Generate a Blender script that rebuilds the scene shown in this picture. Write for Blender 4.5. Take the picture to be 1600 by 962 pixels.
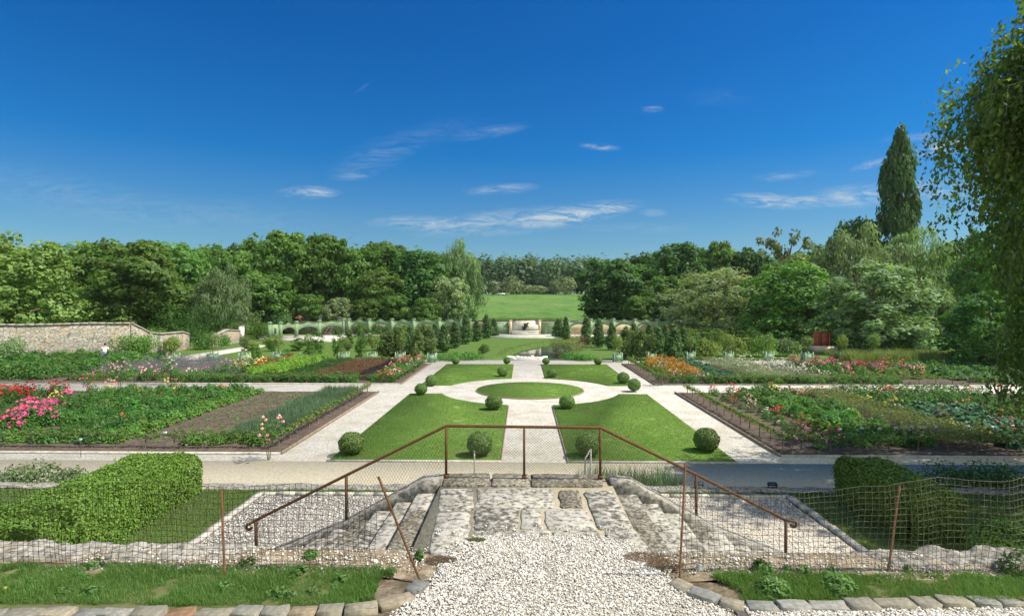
import bpy, math, random
import numpy as np
from mathutils import Vector, Matrix

for o in list(bpy.data.objects):
    bpy.data.objects.remove(o)
SC = bpy.context.scene
COL = SC.collection
rng = np.random.default_rng(7)
random.seed(7)
R = math.radians

# ------------------------------------------------------------------ camera, sky, sun, exposure
F, CX, CY, EYE = 900.0, 800.0, 481.0, 5.2          # focal length and centre in photo pixels, eye height
YAW, PITCH = math.atan(17 / F), -math.atan(11 / F)
cd = bpy.data.cameras.new('camera')
cam = bpy.data.objects.new('camera', cd)
COL.objects.link(cam)
cd.sensor_fit, cd.sensor_width, cd.lens = 'HORIZONTAL', 36.0, 36.0 * F / 1600
cd.clip_start, cd.clip_end = 0.1, 5000
cam.location = (0, 0, EYE)
cam.rotation_euler = (math.pi / 2 + PITCH, 0, YAW)
SC.camera = cam
SC.render.resolution_x, SC.render.resolution_y = 1024, 615
SC.render.engine = 'CYCLES'
SC.cycles.max_bounces = 8
SC.cycles.diffuse_bounces = 5
SC.cycles.glossy_bounces = 2
SC.cycles.transmission_bounces = 5
SC.cycles.use_denoising = True
SC.cycles.caustics_reflective = SC.cycles.caustics_refractive = False
SC.view_settings.view_transform = 'Standard'
SC.view_settings.look = 'None'
SC.view_settings.gamma = 1.0
SC.view_settings.exposure = 0.75
SC.view_settings.use_curve_mapping = False

SUN_EL, SUN_AZ = R(54), R(-1)                        # azimuth measured from +X towards +Y
sd = Vector((math.cos(SUN_EL) * math.cos(SUN_AZ), math.cos(SUN_EL) * math.sin(SUN_AZ), math.sin(SUN_EL)))
sl = bpy.data.lights.new('sun', 'SUN')
sl.energy, sl.angle, sl.color = 4.4, R(0.5), (1.0, 0.94, 0.82)
so = bpy.data.objects.new('sun', sl)
so.rotation_euler = sd.to_track_quat('Z', 'Y').to_euler()
so.location = (30, 0, 60)
COL.objects.link(so)

world = bpy.data.worlds.new('World')
SC.world = world
world.use_nodes = True
wt = world.node_tree
wt.nodes.clear()


def N(t, kind, **kw):
    n = t.nodes.new(kind)
    for k, v in kw.items():
        if k == 'ins':
            for i, val in v.items():
                n.inputs[i].default_value = val
        else:
            setattr(n, k, v)
    return n


def math_node(t, op, a, b=None, clamp=False):
    n = t.nodes.new('ShaderNodeMath')
    n.operation = op
    n.use_clamp = clamp
    for i, v in enumerate((a, b)):
        if v is None:
            continue
        if isinstance(v, (int, float)):
            n.inputs[i].default_value = v
        else:
            t.links.new(v, n.inputs[i])
    return n.outputs[0]


def mix_rgb(t, fac, a, b, blend='MIX'):
    n = t.nodes.new('ShaderNodeMix')
    n.data_type = 'RGBA'
    n.blend_type = blend
    for sock, v in ((n.inputs['Factor'], fac), (n.inputs['A'], a), (n.inputs['B'], b)):
        pass
    for idx, v in ((0, fac), (6, a), (7, b)):
        s = n.inputs[idx]
        if isinstance(v, (int, float)):
            s.default_value = v
        elif isinstance(v, (tuple, list)):
            s.default_value = (*v[:3], 1.0)
        else:
            t.links.new(v, s)
    return n.outputs[2]


sky = N(wt, 'ShaderNodeTexSky', sky_type='NISHITA', sun_disc=False)
sky.sun_elevation = SUN_EL
sky.sun_rotation = math.pi / 2 - SUN_AZ
sky.altitude = 100
sky.air_density = 1.0
sky.dust_density = 0.6
sky.ozone_density = 2.0
tc = N(wt, 'ShaderNodeTexCoord')
sep = N(wt, 'ShaderNodeSeparateXYZ')
wt.links.new(tc.outputs['Generated'], sep.inputs[0])
ramp = N(wt, 'ShaderNodeValToRGB')
wt.links.new(sep.outputs['Z'], ramp.inputs[0])
cr = ramp.color_ramp
cr.elements[0].position, cr.elements[0].color = 0.0, (0.30, 0.41, 0.45, 1)
cr.elements[1].position, cr.elements[1].color = 0.40, (0.008, 0.25, 0.54, 1)
e = cr.elements.new(0.13); e.color = (0.16, 0.345, 0.47, 1)
e = cr.elements.new(0.24); e.color = (0.025, 0.29, 0.53, 1)
# the deep blue lies opposite the viewer; the sky behind the terrace is brightened as added fill light
back = N(wt, 'ShaderNodeMapRange', ins={1: -0.35, 2: 0.25, 3: 0.0, 4: 1.0})
wt.links.new(sep.outputs['Y'], back.inputs[0])
tintc = mix_rgb(wt, back.outputs[0], (2.5, 1.95, 1.25), ramp.outputs[0])
tint = mix_rgb(wt, 1.0, sky.outputs[0], tintc, 'MULTIPLY')
yy = math_node(wt, 'MAXIMUM', sep.outputs['Y'], 0.02)
uu = math_node(wt, 'DIVIDE', sep.outputs['X'], yy)
vv = math_node(wt, 'DIVIDE', sep.outputs['Z'], yy)
uv = N(wt, 'ShaderNodeCombineXYZ')
wt.links.new(uu, uv.inputs[0]); wt.links.new(vv, uv.inputs[1])
WISPS = [(482, 300, 48, 9, 0, 1.6), (585, 250, 75, 18, 18, .3), (552, 275, 36, 6, 4, .5), (640, 347, 70, 10, 0, 1.0),
         (800, 346, 160, 18, 5, 1.2), (905, 334, 95, 13, 9, 1.8), (715, 352, 70, 4, 18, .5), (782, 296, 58, 8, 4, .9),
         (936, 231, 32, 5, -5, 1.1), (1017, 173, 18, 5, 0, .8), (765, 207, 60, 9, 9, .5), (1020, 333, 22, 6, 0, .8),
         (1208, 316, 75, 11, -3, 1.8), (1330, 309, 85, 16, 4, 1.2), (1450, 299, 70, 14, 0, 1.2), (1480, 231, 75, 11, 9, 1.9),
         (1355, 259, 36, 6, 15, 1.1), (1220, 277, 48, 7, 5, .8), (1430, 219, 60, 7, 4, .6), (1000, 357, 100, 8, 0, .4),
         (570, 135, 26, 2, 35, .15), (1120, 156, 60, 14, 0, .1), (80, 300, 220, 34, -12, .25), (330, 335, 240, 26, -4, .22),
         (1560, 330, 100, 22, 5, .35), (650, 215, 120, 18, 14, .16)]
tot = None
for (px, py, a, b, ang, s) in WISPS:
    mp = N(wt, 'ShaderNodeMapping', vector_type='TEXTURE')
    mp.inputs['Location'].default_value = ((px - 817) / F, (470 - py) / F, 0)
    mp.inputs['Rotation'].default_value = (0, 0, R(ang))
    mp.inputs['Scale'].default_value = (a / F * 1.15, b / F * 1.3, 1)
    wt.links.new(uv.outputs[0], mp.inputs[0])
    g = N(wt, 'ShaderNodeTexGradient', gradient_type='SPHERICAL')
    wt.links.new(mp.outputs[0], g.inputs[0])
    v = math_node(wt, 'MULTIPLY', g.outputs['Fac'], s)
    tot = v if tot is None else math_node(wt, 'ADD', tot, v)
nm = N(wt, 'ShaderNodeMapping')
nm.inputs['Scale'].default_value = (9, 42, 1)
nm.inputs['Rotation'].default_value = (0, 0, R(-7))
wt.links.new(uv.outputs[0], nm.inputs[0])
cn = N(wt, 'ShaderNodeTexNoise', ins={'Scale': 1.7, 'Detail': 9.0, 'Roughness': 0.74, 'Distortion': 1.3})
wt.links.new(nm.outputs[0], cn.inputs['Vector'])
cm = N(wt, 'ShaderNodeMapRange', ins={1: 0.40, 2: 0.70, 3: 0.0, 4: 1.0})
wt.links.new(cn.outputs['Fac'], cm.inputs[0])
cf = math_node(wt, 'MULTIPLY', tot, cm.outputs[0], clamp=True)
front = N(wt, 'ShaderNodeMapRange', ins={1: 0.05, 2: 0.2, 3: 0.0, 4: 1.0})
wt.links.new(sep.outputs['Y'], front.inputs[0])
cf = math_node(wt, 'MULTIPLY', cf, front.outputs[0], clamp=True)
skyc = mix_rgb(wt, cf, tint, (2.4, 2.9, 3.25))
bg = N(wt, 'ShaderNodeBackground', ins={'Strength': 0.13})
wt.links.new(skyc, bg.inputs[0])
wo = N(wt, 'ShaderNodeOutputWorld')
wt.links.new(bg.outputs[0], wo.inputs[0])

# ------------------------------------------------------------------ layout helper: a photo pixel to a point on a level or at a distance
CP, SP_, CYW, SYW = math.cos(PITCH), math.sin(PITCH), math.cos(YAW), math.sin(YAW)


def ray(px, py):
    dx, dy, dz = (px - CX) / F, 1.0, (CY - py) / F
    dy, dz = dy * CP - dz * SP_, dy * SP_ + dz * CP
    return np.array([dx * CYW - dy * SYW, dx * SYW + dy * CYW, dz])


def P(px, py, z=0.0):
    d = ray(px, py)
    t = (z - EYE) / d[2]
    return np.array([d[0] * t, d[1] * t, z])


def PY(px, py, y):
    d = ray(px, py)
    t = y / d[1]
    return np.array([d[0] * t, y, EYE + d[2] * t])


# ------------------------------------------------------------------ materials
def new_mat(name):
    m = bpy.data.materials.new(name)
    m.use_nodes = True
    t = m.node_tree
    bs = t.nodes['Principled BSDF']
    return m, t, bs


def leaf_mat(name, a, b, trans=0.3, rough=0.55, obj_var=0.22, spec=0.25):
    m, t, bs = new_mat(name)
    g = N(t, 'ShaderNodeNewGeometry')
    oi = N(t, 'ShaderNodeObjectInfo')
    c = mix_rgb(t, g.outputs['Random Per Island'], a, b)
    tcn = N(t, 'ShaderNodeTexCoord')
    nz = N(t, 'ShaderNodeTexNoise', ins={'Scale': 0.45, 'Detail': 2.0})
    t.links.new(tcn.outputs['Object'], nz.inputs['Vector'])
    hv = N(t, 'ShaderNodeHueSaturation')
    mr = N(t, 'ShaderNodeMapRange', ins={1: 0.0, 2: 1.0, 3: 1 - obj_var, 4: 1 + obj_var})
    t.links.new(oi.outputs['Random'], mr.inputs[0])
    mr2 = N(t, 'ShaderNodeMapRange', ins={1: 0.3, 2: 0.7, 3: 0.8, 4: 1.22})
    t.links.new(nz.outputs['Fac'], mr2.inputs[0])
    t.links.new(math_node(t, 'MULTIPLY', mr.outputs[0], mr2.outputs[0]), hv.inputs['Value'])
    mr3 = N(t, 'ShaderNodeMapRange', ins={1: 0.0, 2: 1.0, 3: 0.492, 4: 0.512})
    t.links.new(oi.outputs['Random'], mr3.inputs[0])
    t.links.new(mr3.outputs[0], hv.inputs['Hue'])
    t.links.new(c, hv.inputs['Color'])
    t.links.new(hv.outputs[0], bs.inputs['Base Color'])
    bs.inputs['Roughness'].default_value = rough
    bs.inputs['Specular IOR Level'].default_value = spec
    tr = N(t, 'ShaderNodeBsdfTranslucent')
    c2 = mix_rgb(t, 1.0, hv.outputs[0], (1.5, 1.45, 0.6), 'MULTIPLY')
    t.links.new(c2, tr.inputs[0])
    mx = N(t, 'ShaderNodeMixShader', ins={0: trans})
    t.links.new(bs.outputs[0], mx.inputs[1]); t.links.new(tr.outputs[0], mx.inputs[2])
    out = t.nodes['Material Output']
    t.links.new(mx.outputs[0], out.inputs[0])
    return m


def noise_mat(name, a, b, scale=3.0, detail=8, rough=0.9, bump=0.3, bscale=None, bdist=0.02, lo=0.35, hi=0.65, c=None, cscale=0.5, cfac=0.5, spec=0.2, metal=0.0, stretch=None):
    m, t, bs = new_mat(name)
    tcn = N(t, 'ShaderNodeTexCoord')
    src = tcn.outputs['Object']
    if stretch:
        mp = N(t, 'ShaderNodeMapping'); mp.inputs['Scale'].default_value = stretch
        t.links.new(src, mp.inputs[0]); src = mp.outputs[0]
    nz = N(t, 'ShaderNodeTexNoise', ins={'Scale': scale, 'Detail': float(detail), 'Roughness': 0.65})
    t.links.new(src, nz.inputs['Vector'])
    mr = N(t, 'ShaderNodeMapRange', ins={1: lo, 2: hi, 3: 0.0, 4: 1.0})
    t.links.new(nz.outputs['Fac'], mr.inputs[0])
    col = mix_rgb(t, mr.outputs[0], a, b)
    if c:
        n2 = N(t, 'ShaderNodeTexNoise', ins={'Scale': cscale, 'Detail': 4.0, 'Roughness': 0.6})
        t.links.new(src, n2.inputs['Vector'])
        m2 = N(t, 'ShaderNodeMapRange', ins={1: 0.42, 2: 0.66, 3: 0.0, 4: cfac})
        t.links.new(n2.outputs['Fac'], m2.inputs[0])
        col = mix_rgb(t, m2.outputs[0], col, c)
    t.links.new(col, bs.inputs['Base Color'])
    bs.inputs['Roughness'].default_value = rough
    bs.inputs['Specular IOR Level'].default_value = spec
    bs.inputs['Metallic'].default_value = metal
    if bump:
        n3 = N(t, 'ShaderNodeTexNoise', ins={'Scale': bscale or scale * 2, 'Detail': 6.0})
        t.links.new(src, n3.inputs['Vector'])
        bp = N(t, 'ShaderNodeBump', ins={'Strength': bump, 'Distance': bdist})
        t.links.new(n3.outputs['Fac'], bp.inputs['Height'])
        t.links.new(bp.outputs[0], bs.inputs['Normal'])
    return m


def gravel_mat(name, a, b, c, scale=32.0, patch=0.35, patchcol=(0.3, 0.26, 0.18)):
    m, t, bs = new_mat(name)
    tcn = N(t, 'ShaderNodeTexCoord')
    vo = N(t, 'ShaderNodeTexVoronoi', ins={'Scale': scale})
    t.links.new(tcn.outputs['Object'], vo.inputs['Vector'])
    sp = N(t, 'ShaderNodeSeparateColor')
    t.links.new(vo.outputs['Color'], sp.inputs[0])
    rp = N(t, 'ShaderNodeValToRGB')
    rp.color_ramp.elements[0].color = (*c, 1); rp.color_ramp.elements[1].color = (*a, 1)
    rp.color_ramp.elements[1].position = 0.75
    e2 = rp.color_ramp.elements.new(0.28); e2.color = (*b, 1)
    t.links.new(sp.outputs[0], rp.inputs[0])
    nz = N(t, 'ShaderNodeTexNoise', ins={'Scale': 0.8, 'Detail': 6.0, 'Roughness': 0.65})
    t.links.new(tcn.outputs['Object'], nz.inputs['Vector'])
    mr = N(t, 'ShaderNodeMapRange', ins={1: 0.44, 2: 0.72, 3: 0.0, 4: patch})
    t.links.new(nz.outputs['Fac'], mr.inputs[0])
    col = mix_rgb(t, mr.outputs[0], rp.outputs[0], patchcol)
    t.links.new(col, bs.inputs['Base Color'])
    bs.inputs['Roughness'].default_value = 0.95
    bs.inputs['Specular IOR Level'].default_value = 0.1
    n3 = N(t, 'ShaderNodeTexNoise', ins={'Scale': scale * 0.8, 'Detail': 3.0})
    t.links.new(tcn.outputs['Object'], n3.inputs['Vector'])
    bp = N(t, 'ShaderNodeBump', ins={'Strength': 0.5, 'Distance': 0.012})
    t.links.new(n3.outputs['Fac'], bp.inputs['Height'])
    t.links.new(bp.outputs[0], bs.inputs['Normal'])
    return m


def lichen_mat(name, pale, dark, warm, scale=9.0, lo=0.46, hi=0.56):
    m, t, bs = new_mat(name)
    tcn = N(t, 'ShaderNodeTexCoord')
    oi = N(t, 'ShaderNodeObjectInfo')
    nz = N(t, 'ShaderNodeTexNoise', noise_dimensions='4D', ins={'Scale': scale, 'Detail': 9.0, 'Roughness': 0.72})
    t.links.new(tcn.outputs['Object'], nz.inputs['Vector'])
    w = math_node(t, 'MULTIPLY', oi.outputs['Random'], 40.0)
    t.links.new(w, nz.inputs['W'])
    sh = math_node(t, 'MULTIPLY', math_node(t, 'SUBTRACT', oi.outputs['Random'], 0.5), 0.07)
    mr = N(t, 'ShaderNodeMapRange', ins={1: lo, 2: hi, 3: 0.0, 4: 1.0})
    t.links.new(math_node(t, 'ADD', nz.outputs['Fac'], sh), mr.inputs[0])
    n2 = N(t, 'ShaderNodeTexNoise', ins={'Scale': 2.3, 'Detail': 6.0, 'Roughness': 0.6})
    t.links.new(tcn.outputs['Object'], n2.inputs['Vector'])
    m2 = N(t, 'ShaderNodeMapRange', ins={1: 0.52, 2: 0.66, 3: 0.0, 4: 0.6})
    t.links.new(n2.outputs['Fac'], m2.inputs[0])
    base = mix_rgb(t, m2.outputs[0], pale, warm)
    col = mix_rgb(t, mr.outputs[0], base, dark)
    t.links.new(col, bs.inputs['Base Color'])
    bs.inputs['Roughness'].default_value = 0.95
    bs.inputs['Specular IOR Level'].default_value = 0.1
    bp = N(t, 'ShaderNodeBump', ins={'Strength': 0.5, 'Distance': 0.015})
    t.links.new(nz.outputs['Fac'], bp.inputs['Height'])
    t.links.new(bp.outputs[0], bs.inputs['Normal'])
    return m


def stone_each_mat(name):
    """grey kerb stones, each a little different, a few rusty"""
    m, t, bs = new_mat(name)
    oi = N(t, 'ShaderNodeObjectInfo')
    rp = N(t, 'ShaderNodeValToRGB')
    el = rp.color_ramp.elements
    el[0].color = (0.15, 0.15, 0.14, 1); el[1].color = (0.20, 0.10, 0.045, 1); el[1].position = 1.0
    for p_, c_ in ((0.3, (0.24, 0.235, 0.21, 1)), (0.55, (0.19, 0.175, 0.135, 1)), (0.8, (0.27, 0.235, 0.175, 1)), (0.9, (0.23, 0.18, 0.12, 1))):
        x = el.new(p_); x.color = c_
    t.links.new(oi.outputs['Random'], rp.inputs[0])
    tcn = N(t, 'ShaderNodeTexCoord')
    nz = N(t, 'ShaderNodeTexNoise', ins={'Scale': 14.0, 'Detail': 8.0, 'Roughness': 0.7})
    t.links.new(tcn.outputs['Object'], nz.inputs['Vector'])
    mr = N(t, 'ShaderNodeMapRange', ins={1: 0.3, 2: 0.7, 3: 0.55, 4: 1.35})
    t.links.new(nz.outputs['Fac'], mr.inputs[0])
    hv = N(t, 'ShaderNodeHueSaturation')
    t.links.new(rp.outputs[0], hv.inputs['Color']); t.links.new(mr.outputs[0], hv.inputs['Value'])
    t.links.new(hv.outputs[0], bs.inputs['Base Color'])
    bs.inputs['Roughness'].default_value = 0.9
    bp = N(t, 'ShaderNodeBump', ins={'Strength': 0.5, 'Distance': 0.02})
    t.links.new(nz.outputs['Fac'], bp.inputs['Height']); t.links.new(bp.outputs[0], bs.inputs['Normal'])
    return m


def wall_mat(name, a, b, mortar, sx=0.42, sy=0.13, warm=(0.45, 0.26, 0.12)):
    m, t, bs = new_mat(name)
    tcn = N(t, 'ShaderNodeTexCoord')
    sp = N(t, 'ShaderNodeSeparateXYZ')
    t.links.new(tcn.outputs['Object'], sp.inputs[0])
    nz0 = N(t, 'ShaderNodeTexNoise', ins={'Scale': 0.9, 'Detail': 2.0})
    t.links.new(tcn.outputs['Object'], nz0.inputs['Vector'])
    cb = N(t, 'ShaderNodeCombineXYZ')
    t.links.new(math_node(t, 'MULTIPLY', math_node(t, 'ADD', sp.outputs[0], sp.outputs[1]), 0.9 / sx), cb.inputs[0])
    t.links.new(math_node(t, 'MULTIPLY', math_node(t, 'ADD', sp.outputs[2], math_node(t, 'MULTIPLY', nz0.outputs['Fac'], 0.25)), 0.85 / sy), cb.inputs[1])
    vo = N(t, 'ShaderNodeTexVoronoi', ins={'Scale': 1.0, 'Randomness': 0.75})
    vo2 = N(t, 'ShaderNodeTexVoronoi', ins={'Scale': 1.0, 'Randomness': 0.75}, feature='DISTANCE_TO_EDGE')
    t.links.new(cb.outputs[0], vo.inputs['Vector']); t.links.new(cb.outputs[0], vo2.inputs['Vector'])
    sc_ = N(t, 'ShaderNodeSeparateColor')
    t.links.new(vo.outputs['Color'], sc_.inputs[0])
    mo = N(t, 'ShaderNodeMapRange', ins={1: 0.02, 2: 0.09, 3: 1.0, 4: 0.0})
    t.links.new(vo2.outputs['Distance'], mo.inputs[0])
    brc = mix_rgb(t, mo.outputs[0], mix_rgb(t, sc_.outputs[0], a, b), mortar)
    nz = N(t, 'ShaderNodeTexNoise', ins={'Scale': 6.0, 'Detail': 8.0, 'Roughness': 0.7})
    t.links.new(tcn.outputs['Object'], nz.inputs['Vector'])
    mr = N(t, 'ShaderNodeMapRange', ins={1: 0.3, 2: 0.7, 3: 0.55, 4: 1.3})
    t.links.new(nz.outputs['Fac'], mr.inputs[0])
    n2 = N(t, 'ShaderNodeTexNoise', ins={'Scale': 0.5, 'Detail': 4.0})
    t.links.new(tcn.outputs['Object'], n2.inputs['Vector'])
    m2 = N(t, 'ShaderNodeMapRange', ins={1: 0.5, 2: 0.68, 3: 0.0, 4: 0.65})
    t.links.new(n2.outputs['Fac'], m2.inputs[0])
    col = mix_rgb(t, m2.outputs[0], brc, warm)
    hv = N(t, 'ShaderNodeHueSaturation')
    t.links.new(col, hv.inputs['Color']); t.links.new(mr.outputs[0], hv.inputs['Value'])
    t.links.new(hv.outputs[0], bs.inputs['Base Color'])
    bs.inputs['Roughness'].default_value = 0.95
    bp = N(t, 'ShaderNodeBump', ins={'Strength': 0.7, 'Distance': 0.04})
    t.links.new(nz.outputs['Fac'], bp.inputs['Height']); t.links.new(bp.outputs[0], bs.inputs['Normal'])
    return m


def lawn_mat(name, a, b, c, stripe=0.0):
    m, t, bs = new_mat(name)
    tcn = N(t, 'ShaderNodeTexCoord')
    n1 = N(t, 'ShaderNodeTexNoise', ins={'Scale': 14.0, 'Detail': 7.0, 'Roughness': 0.85})
    t.links.new(tcn.outputs['Object'], n1.inputs['Vector'])
    mr = N(t, 'ShaderNodeMapRange', ins={1: 0.34, 2: 0.66, 3: 0.0, 4: 1.0})
    t.links.new(n1.outputs['Fac'], mr.inputs[0])
    col = mix_rgb(t, mr.outputs[0], a, b)
    n2 = N(t, 'ShaderNodeTexNoise', ins={'Scale': 0.7, 'Detail': 5.0, 'Roughness': 0.65})
    t.links.new(tcn.outputs['Object'], n2.inputs['Vector'])
    m2 = N(t, 'ShaderNodeMapRange', ins={1: 0.42, 2: 0.72, 3: 0.0, 4: 0.75})
    t.links.new(n2.outputs['Fac'], m2.inputs[0])
    col = mix_rgb(t, m2.outputs[0], col, c)
    if stripe:
        mp = N(t, 'ShaderNodeMapping'); mp.inputs['Rotation'].default_value = (0, 0, R(38))
        t.links.new(tcn.outputs['Object'], mp.inputs[0])
        wv = N(t, 'ShaderNodeTexWave', ins={'Scale': 0.7, 'Distortion': 0.8, 'Detail': 3.0, 'Detail Scale': 3.0})
        t.links.new(mp.outputs[0], wv.inputs['Vector'])
        hv = N(t, 'ShaderNodeHueSaturation')
        m3 = N(t, 'ShaderNodeMapRange', ins={1: 0.0, 2: 1.0, 3: 1 - stripe, 4: 1 + stripe})
        t.links.new(wv.outputs['Fac'], m3.inputs[0]); t.links.new(m3.outputs[0], hv.inputs['Value'])
        t.links.new(col, hv.inputs['Color']); col = hv.outputs[0]
    t.links.new(col, bs.inputs['Base Color'])
    bs.inputs['Roughness'].default_value = 0.9
    bs.inputs['Specular IOR Level'].default_value = 0.1
    bp = N(t, 'ShaderNodeBump', ins={'Strength': 0.25, 'Distance': 0.01})
    t.links.new(n1.outputs['Fac'], bp.inputs['Height']); t.links.new(bp.outputs[0], bs.inputs['Normal'])
    return m


def plain_mat(name, c, rough=0.6, metal=0.0, spec=0.3):
    m, t, bs = new_mat(name)
    bs.inputs['Base Color'].default_value = (*c, 1)
    bs.inputs['Roughness'].default_value = rough
    bs.inputs['Metallic'].default_value = metal
    bs.inputs['Specular IOR Level'].default_value = spec
    return m


M = {
    'rearlawn': lawn_mat('rear lawn grass', (0.048, 0.105, 0.018), (0.095, 0.16, 0.032), (0.11, 0.15, 0.042)),
    'lawn': lawn_mat('mown lawn', (0.070, 0.140, 0.022), (0.130, 0.225, 0.045), (0.16, 0.205, 0.06), stripe=0.03),
    'terlawn': lawn_mat('terrace lawn', (0.055, 0.10, 0.02), (0.11, 0.165, 0.04), (0.15, 0.155, 0.06)),
    'verge': lawn_mat('rough verge', (0.05, 0.07, 0.02), (0.11, 0.13, 0.045), (0.15, 0.13, 0.075)),
    'meadow': noise_mat('meadow grass', (0.050, 0.125, 0.018), (0.095, 0.180, 0.030), 0.35, 9, 0.9, 0.2, lo=.4, hi=.6, c=(0.12, 0.185, 0.045), cscale=.06, cfac=.8, stretch=(1, .45, 1)),
    'gravel': gravel_mat('white gravel', (0.53, 0.505, 0.47), (0.44, 0.415, 0.375), (0.22, 0.195, 0.155), 28, .7),
    'sand': gravel_mat('sandy gravel path', (0.46, 0.42, 0.325), (0.38, 0.34, 0.25), (0.25, 0.21, 0.145), 40, 0.6, (0.42, 0.36, 0.24)),
    'apron': gravel_mat('coarse gravel', (0.50, 0.455, 0.385), (0.40, 0.355, 0.295), (0.22, 0.185, 0.14), 34, 0.4, (0.34, 0.29, 0.2)),
    'pebble': stone_each_mat('pebble unused'),
    'underlay': noise_mat('dusty ground under gravel', (0.24, 0.205, 0.155), (0.44, 0.395, 0.33), 40, 6, 0.95, 0.4),
    'soil': noise_mat('bed soil', (0.050, 0.036, 0.028), (0.120, 0.090, 0.070), 6, 9, 0.95, 0.9, 14, 0.06, c=(0.15, 0.115, 0.085), cscale=1.2),
    'dirt': noise_mat('dry dirt', (0.16, 0.12, 0.075), (0.34, 0.28, 0.20), 7, 9, 0.95, 0.8, 20, 0.03, c=(0.10, 0.075, 0.04), cscale=2.5, cfac=0.8),
    'slab': lichen_mat('lichened limestone slab', (0.40, 0.38, 0.335), (0.09, 0.083, 0.07), (0.26, 0.23, 0.18), 9.0, 0.445, 0.575),
    'slabdark': lichen_mat('dark mossy stone and riser shade', (0.34, 0.31, 0.25), (0.055, 0.05, 0.04), (0.17, 0.12, 0.05), 20, 0.38, 0.58),
    'coping': lichen_mat('weathered grey coping', (0.36, 0.34, 0.30), (0.085, 0.08, 0.07), (0.24, 0.20, 0.14), 13, 0.40, 0.60),
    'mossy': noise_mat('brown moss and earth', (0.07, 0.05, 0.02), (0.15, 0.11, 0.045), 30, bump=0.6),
    'mortar': noise_mat('lime mortar', (0.25, 0.215, 0.15), (0.36, 0.315, 0.23), 12, bump=0.4),
    'kerbstone': stone_each_mat('rough kerb stone'),
    'kerb': noise_mat('pale stone kerb', (0.30, 0.28, 0.24), (0.50, 0.47, 0.41), 5, bump=0.5),
    'board': noise_mat('weathered wood board', (0.16, 0.12, 0.085), (0.28, 0.22, 0.16), 6, bump=0.3),
    'rust': noise_mat('rusty iron', (0.075, 0.036, 0.016), (0.145, 0.068, 0.026), 22, 8, 0.8, 0.3, 60, 0.003, c=(0.045, 0.03, 0.02), cscale=9),
    'wire': noise_mat('weathered wire', (0.06, 0.052, 0.042), (0.14, 0.125, 0.10), 15, rough=0.5, bump=0, metal=0.2),
    'wiredark': noise_mat('rusted dark wire', (0.025, 0.02, 0.015), (0.06, 0.045, 0.03), 15, rough=0.8, bump=0),
    'wirelight': noise_mat('zinc wire', (0.16, 0.15, 0.13), (0.26, 0.25, 0.22), 15, rough=0.5, bump=0, metal=0.2),
    'galv': noise_mat('galvanised steel', (0.16, 0.155, 0.14), (0.26, 0.25, 0.23), 15, rough=0.6, bump=0, metal=0.2),
    'green': noise_mat('green painted trellis', (0.150, 0.225, 0.120), (0.215, 0.300, 0.170), 4, rough=0.55, bump=0.1),
    'greenpale': noise_mat('pale green painted wood', (0.19, 0.31, 0.19), (0.26, 0.38, 0.25), 4, rough=0.55, bump=0.1),
    'wall': wall_mat('old limestone wall', (0.36, 0.335, 0.275), (0.235, 0.22, 0.18), (0.10, 0.09, 0.072), warm=(0.34, 0.235, 0.135)),
    'walltop': noise_mat('grey wall coping', (0.22, 0.20, 0.17), (0.42, 0.38, 0.31), 3, bump=0.6, bdist=0.05),
    'render': noise_mat('pale lime render', (0.46, 0.38, 0.24), (0.60, 0.52, 0.37), 1.2, bump=0.3),
    'whitestone': noise_mat('white fountain stone', (0.62, 0.59, 0.52), (0.78, 0.75, 0.68), 2.5, bump=0.3),
    'slate': noise_mat('dark wall cap', (0.05, 0.05, 0.05), (0.12, 0.115, 0.11), 3, bump=0.3),
    'tile': noise_mat('red roof tiles', (0.13, 0.062, 0.045), (0.20, 0.10, 0.068), 3, bump=0.4, stretch=(1, 1, 6)),
    'bronze': noise_mat('dark bronze', (0.03, 0.028, 0.024), (0.075, 0.07, 0.06), 8, rough=0.5, bump=0.3, metal=0.5),
    'redwood': noise_mat('red painted planks', (0.24, 0.06, 0.04), (0.36, 0.11, 0.075), 3, rough=0.7, bump=0.2, stretch=(8, 8, 0.6)),
    'bark': noise_mat('grey brown bark', (0.07, 0.055, 0.04), (0.18, 0.15, 0.115), 4, bump=0.8, bdist=0.05, stretch=(3, 3, 0.6)),
    'barkpale': noise_mat('pale bark', (0.20, 0.18, 0.15), (0.36, 0.33, 0.29), 3, bump=0.6, bdist=0.04, stretch=(3, 3, 0.7)),
    'slatelabel': plain_mat('pale plant label', (0.34, 0.37, 0.42), 0.5),
    'black': plain_mat('black metal', (0.02, 0.02, 0.02), 0.5),
    'white': plain_mat('white cotton', (0.80, 0.82, 0.86), 0.9),
    'denim': plain_mat('blue cloth', (0.05, 0.09, 0.18), 0.9),
    'skin': plain_mat('skin', (0.42, 0.23, 0.16), 0.6),
    'hair': plain_mat('dark hair', (0.035, 0.018, 0.01), 0.6),
    'carpaint': plain_mat('white car paint', (0.6, 0.62, 0.65), 0.3, 0.0, 0.5),
    'carblue': plain_mat('dark blue car glass', (0.02, 0.04, 0.10), 0.15, 0.0, 0.5),
    'rubber': plain_mat('tyre rubber', (0.02, 0.02, 0.02), 0.8),
    'redstake': plain_mat('red painted stake', (0.42, 0.07, 0.03), 0.6),
}
del M['pebble']


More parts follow.
